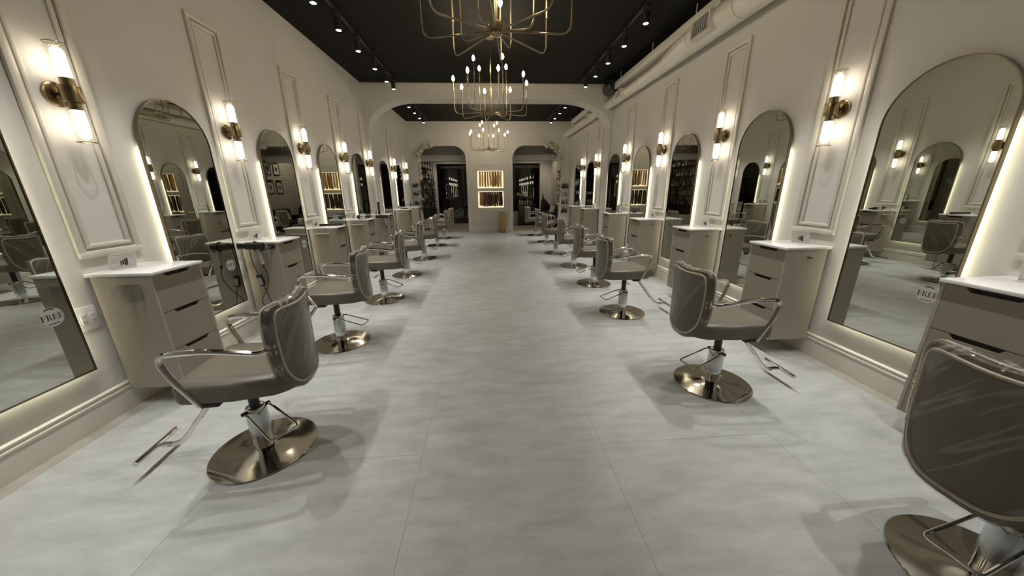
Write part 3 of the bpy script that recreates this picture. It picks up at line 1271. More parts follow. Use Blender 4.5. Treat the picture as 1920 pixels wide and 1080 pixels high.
def make_card():
    """clear slanted card holder with a printed card"""
    root = thing('card_holder', '', 'card holder', group='clear card holders on the counters')
    M = Matrix.Rotation(math.radians(-14), 4, 'X')
    MB().box((-.075, -.035, 0), (.075, .055, .003), .001).obj('foot', acryl_m, root, ang=0)
    MB().box((-.078, -.002, .003), (.078, .001, .115), 0, M).obj('clear_panel', acryl_m, root, ang=0)
    cd = MB().box((-.072, .0015, .006), (.072, .003, .110), 0, M).obj('card', paper_m, root, ang=0, label='white printed card')
    b = MB()
    for (x0, x1, z0, z1) in ((.008, .026, .022, .070), (-.004, .006, .030, .062), (-.015, -.007, .024, .058)):
        b.box((-x1, .0031, z0), (-x0, .0036, z1), 0, M)
    b.obj('printed_picture', ink_m, cd, ang=0)
    b = MB()
    for k, w in enumerate((.10, .07, .12, .05, .05)):
        b.box((-.055 if k < 3 else .012, .0031, .098 - k * .013), (-.055 + w if k < 3 else .012 + w, .0035, .101 - k * .013), 0, M)
    b.obj('printed_lines', greyink_m, cd, ang=0)
    return root


proto = make_card()
used = False
CARDS = [(-1, 0, .03, 'largest one, opposite the duct'), (-1, 1, .05, 'above the hung hair dryer'), (-1, 2, .105, 'behind the black straightener'),
         (-1, 3, .06, 'beside the silver and black dryer'), (-1, 4, .06, 'behind the upright black wand'), (-1, 5, .06, 'first counter beyond the arch opposite the duct'),
         (1, 1, .02, 'on the second counter under the duct'), (1, 2, .02, 'on the third counter under the duct'), (1, 3, .02, 'on the fourth counter under the duct'), (1, 0, .04, 'at the picture edge under the duct')]
for side, i, lx, txt in CARDS:
    x, y, z = at_cab(side, i, lx, .075, CT)
    lab = 'clear card holder with printed card, ' + txt
    rz = -PI / 2 if side < 0 else PI / 2
    rz += (-.25 if side < 0 else .25)
    if not used:
        o = proto
        o.location, o.rotation_euler = (x, y, z), (0, 0, rz)
        o['label'] = lab
        used = True
    else:
        dup(proto, (x, y, z), rz, lab)

# clear two-pocket tool holder on the side of the first cabinet, plain acrylic rails on others
t = thing('tool_holder', 'clear acrylic two-pocket tool holder on the cabinet side', 'holder', at_cab(-1, 0, CW + .0005, .22, .84), -PI / 2)
MB().box((0, -.17, .042), (.004, .10, .052), .001).obj('rail', acryl_m, t, ang=0)
for k in range(2):
    y0 = -.035 + k * .068
    b = MB()
    b.box((0, y0, -.055), (.003, y0 + .066, .05)).box((.052, y0, -.055), (.055, y0 + .066, .045)).box((.003, y0, -.055), (.052, y0 + .003, .048))
    b.box((.003, y0 + .063, -.055), (.052, y0 + .066, .048)).box((.003, y0 + .003, -.055), (.052, y0 + .063, -.052))
    p = b.obj('pocket', acryl_m, t, ang=0)
    MB().cyl((.003, y0 + .03, .032), (.008, y0 + .03, .032), .005, n=10).obj('screw', silver_m, p)
for i, txt in ((2, 'under the black straightener'), (3, 'under the silver and black dryer'), (5, 'on the first cabinet beyond the arch')):
    t = thing('tool_rail', 'pale acrylic tool rail on the cabinet side, ' + txt, 'holder', at_cab(-1, i, CW + .0005, .20, .885), -PI / 2)
    MB().box((0, -.10, -.008), (.03, .10, .0), .001).obj('shelf', white_m, t, ang=0)
    MB().box((0, -.10, 0), (.004, .10, .022), .001).obj('back_plate', acryl_m, t, ang=0)
for i, txt in ((0, 'at the picture edge'), (1, 'on the second cabinet under the duct'), (2, 'on the third cabinet under the duct'), (3, 'on the fourth cabinet under the duct')):
    t = thing('side_hook', 'small brass hook knob on the cabinet side, ' + txt, 'hook', at_cab(1, i, -CW - .0005, .19, .882), PI)
    M = Matrix.Rotation(-PI / 2, 4, 'X')
    MB().lathe([(.010, 0), (.010, .004), (.005, .006), (.005, .024), (.011, .027), (.011, .034), (0, .036)], 14, M).obj('knob', brass_m, t)


def make_dryer(label, body_m, loc, rz, lying=False):
    """hair dryer: barrel along local y, nozzle towards -y, handle down"""
    root = thing('hair_dryer', label, 'hair dryer', loc, rz)
    M = Matrix.Rotation(PI / 2, 4, 'X')
    MB().lathe([(.026, .085), (.036, .08), (.039, .02), (.039, -.06), (.034, -.085), (.0, -.088)], 20, M).obj('barrel', body_m, root)
    b = MB()
    b.lathe([(.026, .082), (.024, .105), (.030, .160), (.0, .159)], 20, Matrix.Diagonal((.55, 1, 1.15, 1)) @ M)
    b.obj('nozzle', blackp_m, root)
    b = MB()
    b.tube([(0, .03, -.02), (0, .035, -.10), (0, .045, -.19)], [.021, .021, .017], 12)
    b.obj('handle', greyp_m if not lying else blackp_m, root)
    b = MB()
    b.tube([(0, .045, -.19), (0, .047, -.235)], [.014, .006], 10)
    b.obj('cord_guard', blackp_m, root)
    if lying:
        for ch in root.children:
            ch.matrix_parent_inverse = Matrix.Rotation(PI / 2, 4, 'Y')
    return root


def cord(owner, label, pts, r=.0035, mt=blackp_m, cat='cord'):
    b = MB()
    P = [Vector(p) for p in pts]
    out = []
    for i in range(len(P) - 1):
        p0, p1, p2, p3 = P[max(i - 1, 0)], P[i], P[i + 1], P[min(i + 2, len(P) - 1)]
        for k in range(6):
            t = k / 6
            out.append(.5 * ((2 * p1) + (p2 - p0) * t + (2 * p0 - 5 * p1 + 4 * p2 - p3) * t * t + (3 * p1 - p0 - 3 * p2 + p3) * t ** 3))
    out.append(P[-1])
    o = b.tube(out, r, 6).obj('cord', mt)
    o.parent = owner
    o.matrix_parent_inverse = (Matrix.Translation(owner.location) @ owner.rotation_euler.to_matrix().to_4x4()).inverted()
    o['label'] = label
    return o


# dryer hung on the second cabinet: nozzle to the wall
yn = L_CAB[1] - CW
dl = make_dryer('black hair dryer with grey handle hung on the cabinet side', blackp_m, (-2.375, yn - .075, .935), math.radians(-90))
t = thing('dryer_holder', 'black ring holder gripping the hung hair dryer', 'holder', (-2.25, yn, .915), 0)
MB().box((-.03, -.010, -.022), (.03, -.0005, .022), .002).obj('mount', blackp_m, t)
b = MB()
b.tube([(0, -.01, 0), (-.03, -.07, -.02), (-.075, -.075, -.028)], .009, 8)
b.obj('bracket_arm', blackp_m, t)
b = MB()
b.tube([(-.115 + .004 * 0, -.075 + .046 * math.cos(a), .018 + .046 * math.sin(a)) for a in [2 * PI * k / 18 for k in range(18)]], .006, 6, closed=True)
b.obj('holder_ring', blackp_m, t)
cord(dl, 'black cord looping from the hung hair dryer to the floor', [(-2.325, yn - .075, .71), (-2.31, yn - .07, .60), (-2.36, yn - .05, .47), (-2.44, yn - .04, .36), (-2.43, yn - .03, .24), (-2.39, yn - .03, .12), (-2.37, yn - .06, .012)], .0045)
PLUG = ('black cord with a dark power brick beside the hung dryer', [(-2.455, yn - .04, .90), (-2.455, yn - .03, .75), (-2.43, yn - .03, .63), (-2.40, yn - .03, .50), (-2.36, yn - .03, .33), (-2.34, yn - .04, .16), (-2.35, yn - .09, .012)], .004)
pb = t = thing('power_brick', 'dark brown power brick hanging on the dryer cord', 'adapter', (-2.415, yn - .03, .565), 0)
MB().box((-.026, -.016, -.062), (.026, .016, .062), .006, Matrix.Rotation(-.18, 4, 'Y')).obj('casing', blackp_m, t)
MB().box((-.02, -.018, -.045), (.02, -.0155, .03), .001, Matrix.Rotation(-.18, 4, 'Y')).obj('rating_plate', greyink_m, t)
cord(pb, *PLUG)

# straightener on the third counter, cord over the front edge
x, y, z = at_cab(-1, 2, -.05, .24, CT)
t = thing('hair_straightener', 'black hair straightener lying across the white counter', 'straightener', (x, y, z), math.radians(4))
b = MB()
b.box((-.17, -.018, .0), (.15, .018, .016), .006)
b.obj('lower_plate_arm', blackp_m, t)
MB().box((-.17, -.017, .018), (.15, .017, .034), .006, Matrix.Rotation(-.02, 4, 'Y')).obj('upper_plate_arm', blackp_m, t)
MB().cyl((.145, -.014, .017), (.145, .014, .017), .016, n=14).obj('hinge', blackm_m, t)
cord(t, 'thin black cord hanging down the drawer fronts from the straightener', [(x + .155, y + .01, z + .016), (x + .195, y + .03, z + .016), (XL + CD + .022, y + .035, z - .03), (XL + CD + .016, y + .035, .70), (XL + CD + .012, y + .03, .45), (XL + CD + .03, y - .02, .22), (XL + CD + .06, y - .04, .012)])

# silver and black dryer lying on the fourth counter
x, y, z = at_cab(-1, 3, .09, .26, CT)
t = thing('hair_dryer', 'silver and black hair dryer lying on the counter', 'hair dryer', (x, y, z), math.radians(80))
M = Matrix.Rotation(PI / 2, 4, 'X')
MB().lathe([(.030, .075), (.038, .06), (.038, -.02)], 20, Matrix.Translation((0, 0, .039)) @ M).obj('barrel', silver_m, t, label='bright silver barrel')
MB().lathe([(.038, -.02), (.039, -.06), (.034, -.09), (0, -.092)], 20, Matrix.Translation((0, 0, .039)) @ M).obj('rear_cover', blackp_m, t)
MB().lathe([(.029, .075), (.026, .10), (.026, .14), (0, .141)], 20, Matrix.Translation((0, 0, .039)) @ M).obj('nozzle', blackp_m, t)
MB().tube([(.02, .02, .03), (.11, .03, .021), (.17, .035, .019)], [.021, .019, .016], 10).obj('handle', blackp_m, t)

# upright wand and hung dryer at the fifth cabinet
x, y, z = at_cab(-1, 4, .10, .17, CT)
t = thing('curling_wand', 'black curling wand standing upright on the counter', 'curling wand', (x, y, z), 0)
MB().lathe([(.034, 0), (.034, .012), (.022, .02), (.022, .06)], 16).obj('stand', blackp_m, t)
MB().lathe([(.019, .06), (.024, .10), (.026, .20), (.030, .235), (.026, .262), (0, .264)], 16).obj('grip', blackp_m, t)
yn2 = L_CAB[4] - CW
dl2 = make_dryer('small black hair dryer hung on the cabinet just before the arch', blackp_m, (-2.28, yn2 - .06, .925), math.radians(-90))
cord(dl2, 'black cord from the small dryer hung by the arch', [(-2.23, yn2 - .06, .70), (-2.25, yn2 - .05, .55), (-2.33, yn2 - .04, .35), (-2.28, yn2 - .06, .012)])

# far left counters
x, y, z = at_cab(-1, 5, -.05, .25, CT)
t = thing('tray', 'dark oval dish on the first counter beyond the arch', 'tray', (x, y, z), 0)
MB().lathe([(.06, 0), (.085, .010), (.092, .026), (.088, .026), (.07, .010), (0, .006)], 20).obj('dish', blackp_m, t)
x, y, z = at_cab(-1, 6, .02, .12, CT)


def bottle(name, label, cat, loc, col, h=.16, r=.026, kind='pump', group=None, parts=True):
    root = thing(name, label, cat, loc, random.uniform(0, 6), group)
    b = MB()
    b.lathe([(r * .95, 0), (r, .006), (r, h * .62), (r * .82, h * .70), (r * .38, h * .76), (r * .38, h * .82)], 12)
    b.obj('body', item_m, root, color=col)
    b = MB()
    if kind == 'pump':
        b.lathe([(r * .45, h * .80), (r * .45, h * .88), (r * .14, h * .89), (r * .14, h * .97), (r * .3, h * .975), (r * .3, h)], 10)
        b.box((-.004, -r * 1.3, h * .965), (.004, 0, h * .995))
    else:
        b.lathe([(r * .46, h * .79), (r * .46, h), (0, h)], 10)
    b.obj('cap', blackp_m, root)
    return root


bottle('bottle', 'small black bottle on the counter beside the end wall', 'bottle', (x, y, z), (.02, .02, .02), .15, .022, 'cap')
for k, (lx, ly, h, c) in enumerate(((-.05, .10, .17, (.45, .44, .40)), (.02, .13, .20, (.30, .29, .26)), (.06, .09, .15, (.5, .48, .44)))):
    bottle('bottle', ['pale pump bottle', 'tall grey pump bottle', 'short cream pump bottle'][k] + ' on the counter just before the arch under the duct', 'bottle', at_cab(1, 4, lx, ly, CT), c, h, .028)
x, y, z = at_cab(1, 4, -.02, .28, CT)
t = thing('brush_case', 'low black brush case lying on the counter by the pump bottles', 'case', (x, y, z), .3)
MB().box((-.04, -.09, 0), (.04, .09, .030), .01).obj('case', blackp_m, t)
MB().box((-.042, -.092, .024), (.042, .092, .040), .008).obj('lid', blackm_m, t)
bottle('jar', 'small pale jar on the first counter beyond the arch under the duct', 'jar', at_cab(1, 5, .02, .10, CT), (.6, .58, .5), .12, .03, 'cap')
bottle('bottle', 'green bottle on the far counter beside the rack under the duct', 'bottle', at_cab(1, 6, .03, .10, CT), (.10, .16, .07), .20, .024, 'cap')


# ------------------------------------------------------------------ lit niches with hair swatches
rn = random.Random(7)
BLOND = [(.66, .50, .27), (.60, .42, .20), (.30, .17, .075), (.55, .38, .20), (.64, .50, .32), (.36, .22, .10), (.22, .125, .05), (.52, .33, .15), (.62, .43, .22)]
BROWN = [(.55, .38, .22), (.34, .18, .10), (.05, .024, .016), (.12, .05, .028), (.04, .02, .013), (.03, .015, .010), (.16, .075, .04), (.02, .011, .008), (.06, .022, .016), (.22, .08, .05), (.02, .011, .010)]
for (z0, z1), cols_, nm in ((NU, BLOND, 'upper'), (NL, BROWN, 'lower')):
    # back panel made to glow in place of light from hidden strips
    st = thing('niche_glow_panel', 'warm glowing back panel of the %s hair niche' % nm, 'glowing panel', (0, YF2, 0))
    MB().box((NX0 + .001, -.006, z0 + .001), (NX1 - .001, -.0005, z1 - .001)).obj('glow_face', niche_glow_m, st, ang=0)
    MB().cyl((NX0 + .001, -.04, z1 - .022), (NX1 - .001, -.04, z1 - .022), .004, n=8).obj('hanging_bar', brass_m, st)
    n = len(cols_)
    for k, c in enumerate(cols_):
        x = NX0 + .045 + (NX1 - NX0 - .09) * (k + .5) / n
        ln = z1 - z0 - rn.uniform(.06, .10)
        w = rn.choice([.07, .08, .09, .10])
        t = thing('hair_swatch', '', 'hair swatch', (x, YF2 - .052 - .022 * (k % 2), z1 - .028), 0, 'hair swatches in the %s niche' % nm)
        shade = ['pale blond', 'golden blond', 'light brown', 'dark brown', 'near black'][min(4, int((1 - max(c) / .62) * 5))]
        side_n = 'from the left edge' if k < n / 2 else 'from the right edge'
        t['label'] = '%s hair swatch, %s %s of the %s niche' % (shade, (N12 + ['thirteenth'])[k if k < n / 2 else n - 1 - k], side_n, nm)
        b = MB()
        segs = 7
        V = []
        for i in range(segs + 1):
            f = i / segs
            ww = w * (.8 + .2 * min(1, f * 3)) * (1 - .35 * max(0, f - .8) * 5 * .6) / 2
            dx = .006 * math.sin(f * 5 + k)
            V.append([(dx - ww, 0, -f * ln), (dx - ww * .85, -.008, -f * ln), (dx + ww * .85, -.009, -f * ln), (dx + ww, 0, -f * ln), (dx, .007, -f * ln)])
        flat = [b.bm.verts.new(p) for row in V for p in row]
        for i in range(segs):
            for j in range(5):
                a, a2 = i * 5 + j, i * 5 + (j + 1) % 5
                b.bm.faces.new((flat[a], flat[a2], flat[a2 + 5], flat[a + 5]))
        b.bm.faces.new(flat[:5])
        b.bm.faces.new(flat[-5:])
        b.obj('strand', hair_m, t, color=c)
        MB().box((-w * .3, -.011, -.012), (w * .3, .009, .006), .002).obj('clip', blackp_m, t)

t = thing('waste_bin', 'tall narrow gold bin standing against the pier under the niches', 'bin', (.475, YF - .16, 0))
MB().box((-.11, -.10, 0), (.11, .10, .665), .008).obj('body', gold_m, t)
b = MB()
b.box((-.113, -.103, .645), (.113, .103, .672), .004)
b.obj('rim', gold_m, t)
MB().box((-.085, -.078, .668), (.085, .078, .674)).obj('opening', dark_m, t, ang=0)
MB().box((-.112, -.102, 0), (.112, .102, .02), .002).obj('foot_band', blackm_m, t)
t = thing('wall_outlet', 'small white outlet low on the pier under the niches', 'outlet', (-.41, YF, .535), PI)
MB().box((-.036, 0, -.058), (.036, .008, .058), .003).obj('cover_plate', white_m, t)
MB().box((-.017, .008, -.034), (.017, .011, .034), .001).obj('receptacle', white_m, t)


# ------------------------------------------------------------------ bottle racks on the end wall
def rack(x0, x1, levels, label, top_black, rows):
    t = thing('bottle_rack', label, 'rack', ((x0 + x1) / 2, YF, 0))
    w = (x1 - x0) / 2
    b = MB()
    b.box((-w, -.016, levels[0] - .06), (-w + .012, -.001, levels[-1] + .2)).box((w - .012, -.016, levels[0] - .06), (w, -.001, levels[-1] + .2))
    b.obj('side_rail', white_m, t, ang=0)
    for k, z in enumerate(levels):
        b = MB()
        b.box((-w, -.12, z - .012), (w, -.001, z), .002)
        b.obj('shelf', blackm_m if (top_black and k == len(levels) - 1) or (top_black and k == 0) else white_m, t)
        MB().cyl((-w, -.117, z + .03), (w, -.117, z + .03), .003, n=6).obj('guard_wire', white_m if not top_black else blackm_m, t)
    for k, z in enumerate(levels):
        cset = rows[k]
        m = 5
        for j in range(m):
            x = x0 + .03 + (x1 - x0 - .06) * j / (m - 1)
            c = cset[j % len(cset)]
            shade = 'dark' if max(c) < .12 else 'pale'
            lab = '%s bottle, %s from the room corner, %s shelf down, rack beside the %s doorway' % (shade, ORD[j if x0 < 0 else m - 1 - j], ORD[len(levels) - 1 - k], 'left' if x0 < 0 else 'right')
            hh = .13 + .035 * ((j * 7 + k * 3) % 4) / 2
            bottle('bottle', lab, 'bottle', (x, YF - .060, z + .0005), c, hh, .0175, 'cap' if (j + k) % 2 else 'pump', 'bottles in the %s rack' % ('left' if x0 < 0 else 'right'))


DK = [(.02, .018, .02), (.03, .02, .022), (.015, .015, .018)]
PL = [(.5, .45, .35), (.42, .38, .30), (.55, .5, .4), (.06, .05, .04)]
rack(XL + .025, DL[0] - .05, [.97, 1.27, 1.55], 'white wall rack of dark bottles beside the left doorway', False, [DK, DK, DK])
rack(DR[1] + .06, XR - .025, [.66, .93, 1.20, 1.49], 'narrow wall rack of bottles beside the right doorway', True, [DK, DK + PL[:1], PL, DK])


# ------------------------------------------------------------------ flower garlands round the outer jambs
def flower_mesh(seed):
    r = random.Random(seed)
    b = MB()
    for ring_, (n, rad, tilt, sz) in enumerate(((5, .030, .35, .034), (5, .019, .9, .028), (3, .008, 1.3, .020))):
        for k in range(n):
            a = 2 * PI * k / n + ring_ * .5 + r.uniform(-.2, .2)
            d = Vector((math.cos(a), math.sin(a), 0))
            p = d * rad
            u = (d * math.cos(tilt) + Vector((0, 0, 1)) * math.sin(tilt))
            s = Vector((-d.y, d.x, 0))
            n_ = u.cross(s)
            q = [p - u * sz * .6, p + s * sz * .6, p + u * sz * .7 + n_ * -.004, p - s * sz * .6]
            q2 = [v + n_ * .004 for v in q]
            b.faces(q + q2, [(0, 1, 2, 3), (7, 6, 5, 4), (0, 4, 5, 1), (1, 5, 6, 2), (2, 6, 7, 3), (3, 7, 4, 0)])
    return b.mesh('flower', 0)


def leaf_mesh(ln, wd):
    b = MB()
    b.faces([(0, 0, 0), (wd, ln * .4, .004), (0, ln, -.01), (-wd, ln * .4, .004), (0, ln * .45, -.008), (0, ln * .4, -.014)],
            [(0, 1, 4), (1, 2, 4), (2, 3, 4), (3, 0, 4), (0, 5, 1), (1, 5, 2), (2, 5, 3), (3, 5, 0)])
    return b.mesh('leaf', 0)


FM = [flower_mesh(s) for s in range(3)]
for m_ in FM:
    m_.materials.append(petal_m)
LM = leaf_mesh(.11, .022)
LM.materials.append(leaf_m)


def garland(label, side):
    r = random.Random(3 + side)
    t = thing('flower_garland', label, 'garland', (0, YF - .045, 0))
    x0 = DL[0] if side < 0 else DR[1]
    s = 1 if side < 0 else -1
    cx = x0 + s * DRAD
    path = [(x0, z) for z in [.75 + .1 * k for k in range(18)]] if side < 0 else [(x0, z) for z in [1.0 + .12 * k for k in range(12)]]
    for k in range(9):
        a = PI * .5 * k / 8
        path.append((cx - s * DRAD * math.cos(a), DT - DRAD + DRAD * math.sin(a)))
    P = [Vector((p[0] + s * .012, -.03, p[1])) for p in path]
    MB().tube(P, .006, 5).obj('stem', bark_m, t)
    for k, p in enumerate(P):
        up = p.z > (1.75 if side < 0 else 2.15)
        for j in range(3):
            q = p + Vector((s * r.uniform(.0, .06), r.uniform(-.05, -.01), r.uniform(-.05, .05)))
            rot = (r.uniform(.6, 2.0), r.uniform(-.6, .6), r.uniform(0, 6))
            dark = (side < 0 and 1.35 < p.z < 1.75 and j > 0)
            if (up or r.random() < .25) and j < 2 and not dark:
                o = put('flower', FM[(k + j) % 3], None, t, q, rot)
                sc_ = r.uniform(1.5, 2.2)
                o.scale = (sc_,) * 3
            else:
                o = put('leaf', LM, None, t, q, rot)


garland('ivory flower garland climbing the outer jamb of the left doorway', -1)
garland('ivory flower garland round the top corner of the right doorway', 1)

# ------------------------------------------------------------------ lobby: tree, retail shelf, table, armchair, brick wall and pictures
r = random.Random(21)
t = thing('potted_tree', 'dark leafy tree standing in the lobby behind the left doorway', 'tree', (-2.38, 15.34, 0))
MB().lathe([(.13, 0), (.16, .30), (.17, .34), (.155, .34), (.15, .30), (0, .30)], 20).obj('pot', blackp_m, t)
b = MB()
b.tube([(0, 0, .30), (.02, .01, .8), (-.01, .0, 1.3), (.02, 0, 1.75)], [.022, .018, .014, .006], 8)
for k in range(7):
    a = k * 2.4
    z = .95 + .12 * k
    b.tube([(0, 0, z), (.08 * math.cos(a), .08 * math.sin(a), z + .18), (.10 * math.cos(a), .10 * math.sin(a), z + .30)], [.009, .006, .003], 6)
b.obj('trunk', bark_m, t)
LM2 = leaf_mesh(.085, .028)
LM2.materials.append(leaf_m)
for k in range(150):
    a = k * 2.399
    z = r.uniform(.75, 2.15)
    rad = .085 * math.sin(min(1, max(.15, (2.1 - z) / .9)) * PI / 2) * math.sqrt(r.random())
    put('leaf', LM2, None, t, (rad * math.cos(a), rad * math.sin(a), z), (r.uniform(-.7, .9), r.uniform(-.5, .5), a - PI / 2))

# retail shelf along the left lobby wall, seen in a right-hand mirror
sx0, sy0, sy1 = XL + .002, 13.30, 15.10
LV = [.78, 1.15, 1.52, 1.90, 2.28, 2.65]
t = thing('retail_shelf', 'tall black product shelf in the lobby seen in a mirror under the duct', 'shelf', (sx0, 0, 0))
for z in LV:
    MB().box((.0, sy0, z - .022), (.30, sy1, z), .002).obj('shelf_board', blackm_m, t)
for y in (sy0, sy0 + .62, sy0 + 1.24, sy1 - .022):
    MB().box((.27, y, 0), (.292, y + .022, 2.65), .002).obj('upright', blackm_m, t)
    MB().box((.006, y, 0), (.028, y + .022, 2.65), .002).obj('upright', blackm_m, t)
MB().box((.0, sy0, .40), (.34, sy1, .755), .004).obj('base_cabinet', blackp_m, t)
b = MB()
b.box((0, sy0 - .01, .02), (.35, sy1 + .01, .40), .004)
b.obj('plinth', white_m, t)
COLS = [(.02, .02, .02), (.5, .46, .4), (.12, .08, .05), (.55, .5, .46), (.05, .05, .05), (.35, .18, .18), (.3, .28, .24), (.65, .6, .52)]
SN = ['lowest', 'second lowest', 'third lowest', 'middle', 'second highest']
for li in range(5):
    y = sy0 + .08
    k = 0
    while y < sy1 - .08:
        c = COLS[(k * 3 + li * 5 + r.randrange(3)) % len(COLS)]
        h = r.choice([.14, .18, .2, .24, .26])
        if any(abs(y - u - .011) < .05 for u in (sy0 + .62, sy0 + 1.24)):
            y += .05
        shade = 'black' if max(c) < .08 else ('brown' if max(c) < .2 else ('rose' if c[0] == .35 else 'pale'))
        bottle('bottle', '%s product bottle, %s from the doorway end, %s board of the black lobby shelf' % (shade, (N12 + ['thirteenth', 'fourteenth', 'fifteenth', 'sixteenth'])[k], SN[li]), 'bottle', (sx0 + .15, y, LV[li] + .0005), c, h, r.choice([.03, .036, .042]), r.choice(['cap', 'pump']), 'product bottles on the lobby shelf')
        y += r.choice([.12, .14, .17])
        k += 1
for k, y in enumerate((14.22, 14.62)):
    v = thing('vase', ['round white vase beside the black vase on the lobby shelf', 'round white vase at the end of the lobby shelf top'][k], 'vase', (sx0 + .15, y, 2.6505))
    MB().lathe([(.07, 0), (.13, .06), (.155, .14), (.13, .22), (.07, .27), (.055, .29), (.045, .29), (.06, .26), (0, .2)], 24).obj('bowl', white_m, v)
    MB().tube([(.05 * math.cos(a), .05 * math.sin(a), .291) for a in [2 * PI * i / 20 for i in range(20)]], .006, 6, closed=True).obj('lip', white_m, v)
v = thing('vase', 'tall black vase on top of the lobby shelf', 'vase', (sx0 + .15, 13.82, 2.6505))
MB().lathe([(.10, 0), (.11, .02), (.085, .20), (.13, .30), (.12, .30), (.07, .2), (0, .1)], 24).obj('bowl', blackp_m, v)
MB().tube([(.125 * math.cos(a), .125 * math.sin(a), .30) for a in [2 * PI * i / 20 for i in range(20)]], .006, 6, closed=True).obj('lip', blackp_m, v)

# black console table with pale bottles and flowers, through the right doorway
t = thing('console_table', 'black console counter in the lobby behind the right doorway', 'table', (1.60, 14.35, 0))
MB().box((-.36, -.18, .0), (.36, .20, .80), .006).obj('body', blackp_m, t)
MB().box((-.40, -.21, .80), (.40, .22, .84), .006).obj('top', blackm_m, t)
for k, (x, h) in enumerate(((1.30, .25), (1.40, .23), (1.52, .21), (1.63, .27), (1.76, .19))):
    bottle('bottle', '%s pale bottle on the black lobby console' % ['leftmost', 'second', 'middle', 'tallest', 'shortest'][k], 'bottle', (x, 14.22, .8405), (.52, .49, .40), h, .034, 'cap', 'pale bottles on the console')
v = thing('flower_vase', 'white flowers in a dark vase behind the pale bottles', 'vase', (1.42, 14.42, .8405))
MB().lathe([(.05, 0), (.07, .06), (.05, .16), (.06, .2), (.05, .2), (0, .15)], 16).obj('vase_body', blackp_m, v)
for k in range(7):
    a = k * 2.4
    d = Vector((.17 * math.cos(a), .10 * math.sin(a), .38 + .05 * (k % 3)))
    MB().tube([(0, 0, .18), d * .6 + Vector((0, 0, .1)), d], .003, 5).obj('stalk', leaf_m, v)
    o = put('flower', FM[k % 3], None, v, d, (.8, 0, a))
    o.scale = (1.5,) * 3
for x, lab in ((1.17, 'low pale storage box left of the black lobby console'), (2.0, 'low pale storage box right of the black lobby console')):
    t = thing('storage_box', lab, 'box', (x, 14.75, 0))
    MB().box((-.17, -.15, 0), (.17, .15, .50), .006).obj('body', wall_m, t)
    MB().box((-.175, -.155, .50), (.175, .155, .53), .004).obj('lid', wall_m, t)

# armchair and settee by the brick wall
t = thing('settee', 'black settee against the white brick wall of the lobby', 'sofa', (2.44, 13.35, 0), PI / 2)
MB().box((-.50, -.33, .12), (.50, .28, .42), .05).obj('seat', sofa_m, t)
MB().box((-.54, -.34, .30), (.54, -.16, .86), .06).obj('backrest', sofa_m, t)
for s in (-1, 1):
    MB().box((s * .54 - .07, -.33, .12), (s * .54 + .07, .28, .62), .05).obj('armrest', sofa_m, t)
    for yy in (-.28, .22):
        MB().cyl((s * .46, yy, 0), (s * .46, yy, .14), .018, n=10).obj('leg', blackm_m, t)
t = thing('cushion', 'pale cushion leaning on the black settee', 'cushion', (2.40, 13.25, .43), PI / 2)
b = MB()
b.box((-.21, -.07, 0), (.21, .07, .42), .065, Matrix.Rotation(.35, 4, 'X'))
b.obj('cover', petal_m, t)
b = MB()
b.box((-.015, -.075, .20), (.015, -.06, .23), .005, Matrix.Rotation(.35, 4, 'X'))
b.obj('button', petal_m, t)
t = thing('wash_chair', 'black high-backed chair in the lobby behind the right doorway', 'chair', (2.42, 14.55, 0), 0)
b = MB()
b.prism([(-.20, .45), (.24, .45), (.20, .80), (.02, 1.02), (-.10, 1.12), (-.16, 1.0)], -.09, .06)
bmesh.ops.bevel(b.bm, geom=b.bm.edges[:], offset=.02, segments=2, profile=.5, affect='EDGES')
b.obj('backrest', sofa_m, t)
MB().box((-.25, -.50, .34), (.25, .02, .47), .05).obj('seat', sofa_m, t)
MB().cyl((-.10, -.02, 1.05), (-.11, -.02, 1.24), .03, n=12).obj('headrest_post', sofa_m, t)
MB().cyl((0, -.22, .02), (0, -.22, .36), .06, n=14).obj('pedestal', blackm_m, t)
MB().lathe([(.24, 0), (.24, .012), (.08, .03)], 24, Matrix.Translation((0, -.22, 0))).obj('base_plate', blackm_m, t)

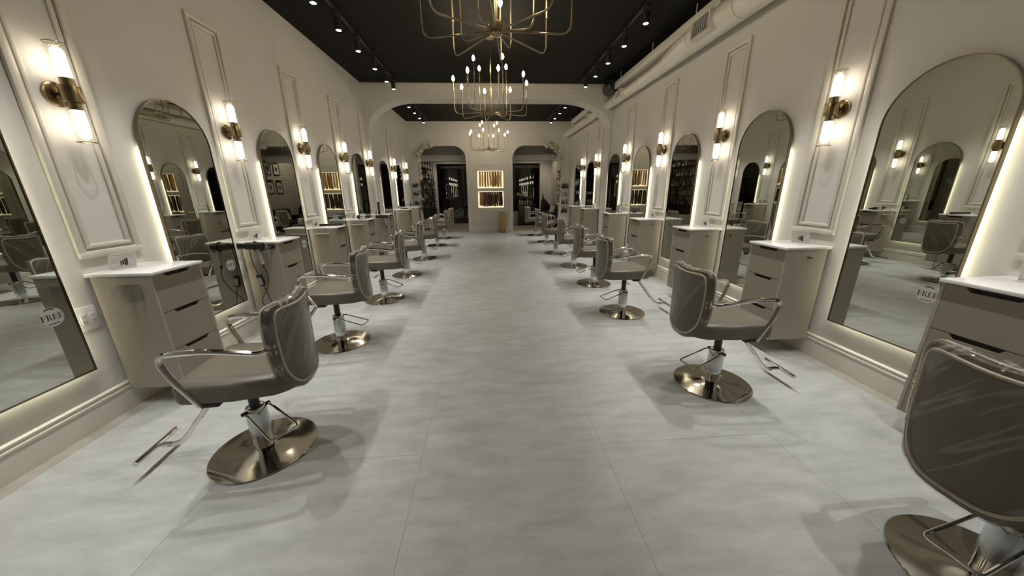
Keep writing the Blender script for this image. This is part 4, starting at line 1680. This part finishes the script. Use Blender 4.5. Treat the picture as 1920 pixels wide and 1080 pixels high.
# painted brick wall on the right of the lobby
bw = struct(MB().box((XR - .02, YF2 + .05, 0), (XR - .0005, 14.98, 3.2)).obj('wall_brick', mortar_m, ang=0), 'white painted brick wall in the lobby seen in a mirror')
bl, bh = .30, .105
bme = MB().box((-.010, .003, .003), (0, bl - .004, bh - .004), .003).mesh('brick', 0)
bme2 = MB().box((-.010, .003, .003), (0, bl / 2 - .004, bh - .004), .003).mesh('brick', 0)
bme.materials.append(brick_m)
bme2.materials.append(brick_m)
row = 0
z = 0
rest = MB()
cnt = 0
while z < 3.2 - bh:
    y = 12.40 + (0 if row % 2 else -bl / 2)
    while y < 14.98:
        a, e = max(y, 12.36), min(y + bl, 14.975)
        if e - a > .04:
            near = a > 13.0 and z > .6
            if near and cnt < 190 and e - a > bl * .95:
                put('brick', bme, None, bw, (XR - .02, a, z))
                cnt += 1
            else:
                rest.box((XR - .030, a + .003, z + .003), (XR - .02, e - .004, z + bh - .004))
        y += bl
    z += bh
    row += 1
o = rest.obj('brick_courses', brick_m, bw, ang=0)
o['kind'] = 'stuff'

PN = ['upper picture on the brick wall nearer the doorway', 'upper picture on the brick wall farther from the doorway', 'lower picture on the brick wall nearer the doorway', 'lower picture on the brick wall farther from the doorway']
k = 0
for z0 in (2.07, 1.42):
    for y0 in (13.06, 13.60):
        t = thing('picture_frame', 'black framed print with pale mat, ' + PN[k], 'picture', (XR - .031, y0 + .19, z0 + .21), PI / 2, 'four framed prints on the brick wall')
        b = MB()
        b.box((-.19, 0, -.21), (.19, .022, -.185), .002).box((-.19, 0, .185), (.19, .022, .21), .002).box((-.19, 0, -.185), (-.165, .022, .185), .002).box((.165, 0, -.185), (.19, .022, .185), .002)
        b.obj('frame', blackm_m, t)
        MB().box((-.165, .001, -.185), (.165, .010, .185)).obj('mat_board', paper_m, t, ang=0)
        MB().box((-.10, .010, -.12), (.10, .012, .12)).obj('print', art_m, t, ang=0)
        b = MB()
        for q in range(5):
            a = q * 1.3 + k
            b.cyl((.045 * math.cos(a), .012, .05 * math.sin(a)), (.045 * math.cos(a), .0135, .05 * math.sin(a)), .022 + .008 * (q % 3), n=9)
        b.obj('printed_figure', ink_m, t, ang=0)
        MB().box((-.16, 0, .235), (.16, .05, .262), .004).obj('picture_light', blackm_m, t)
        k += 1
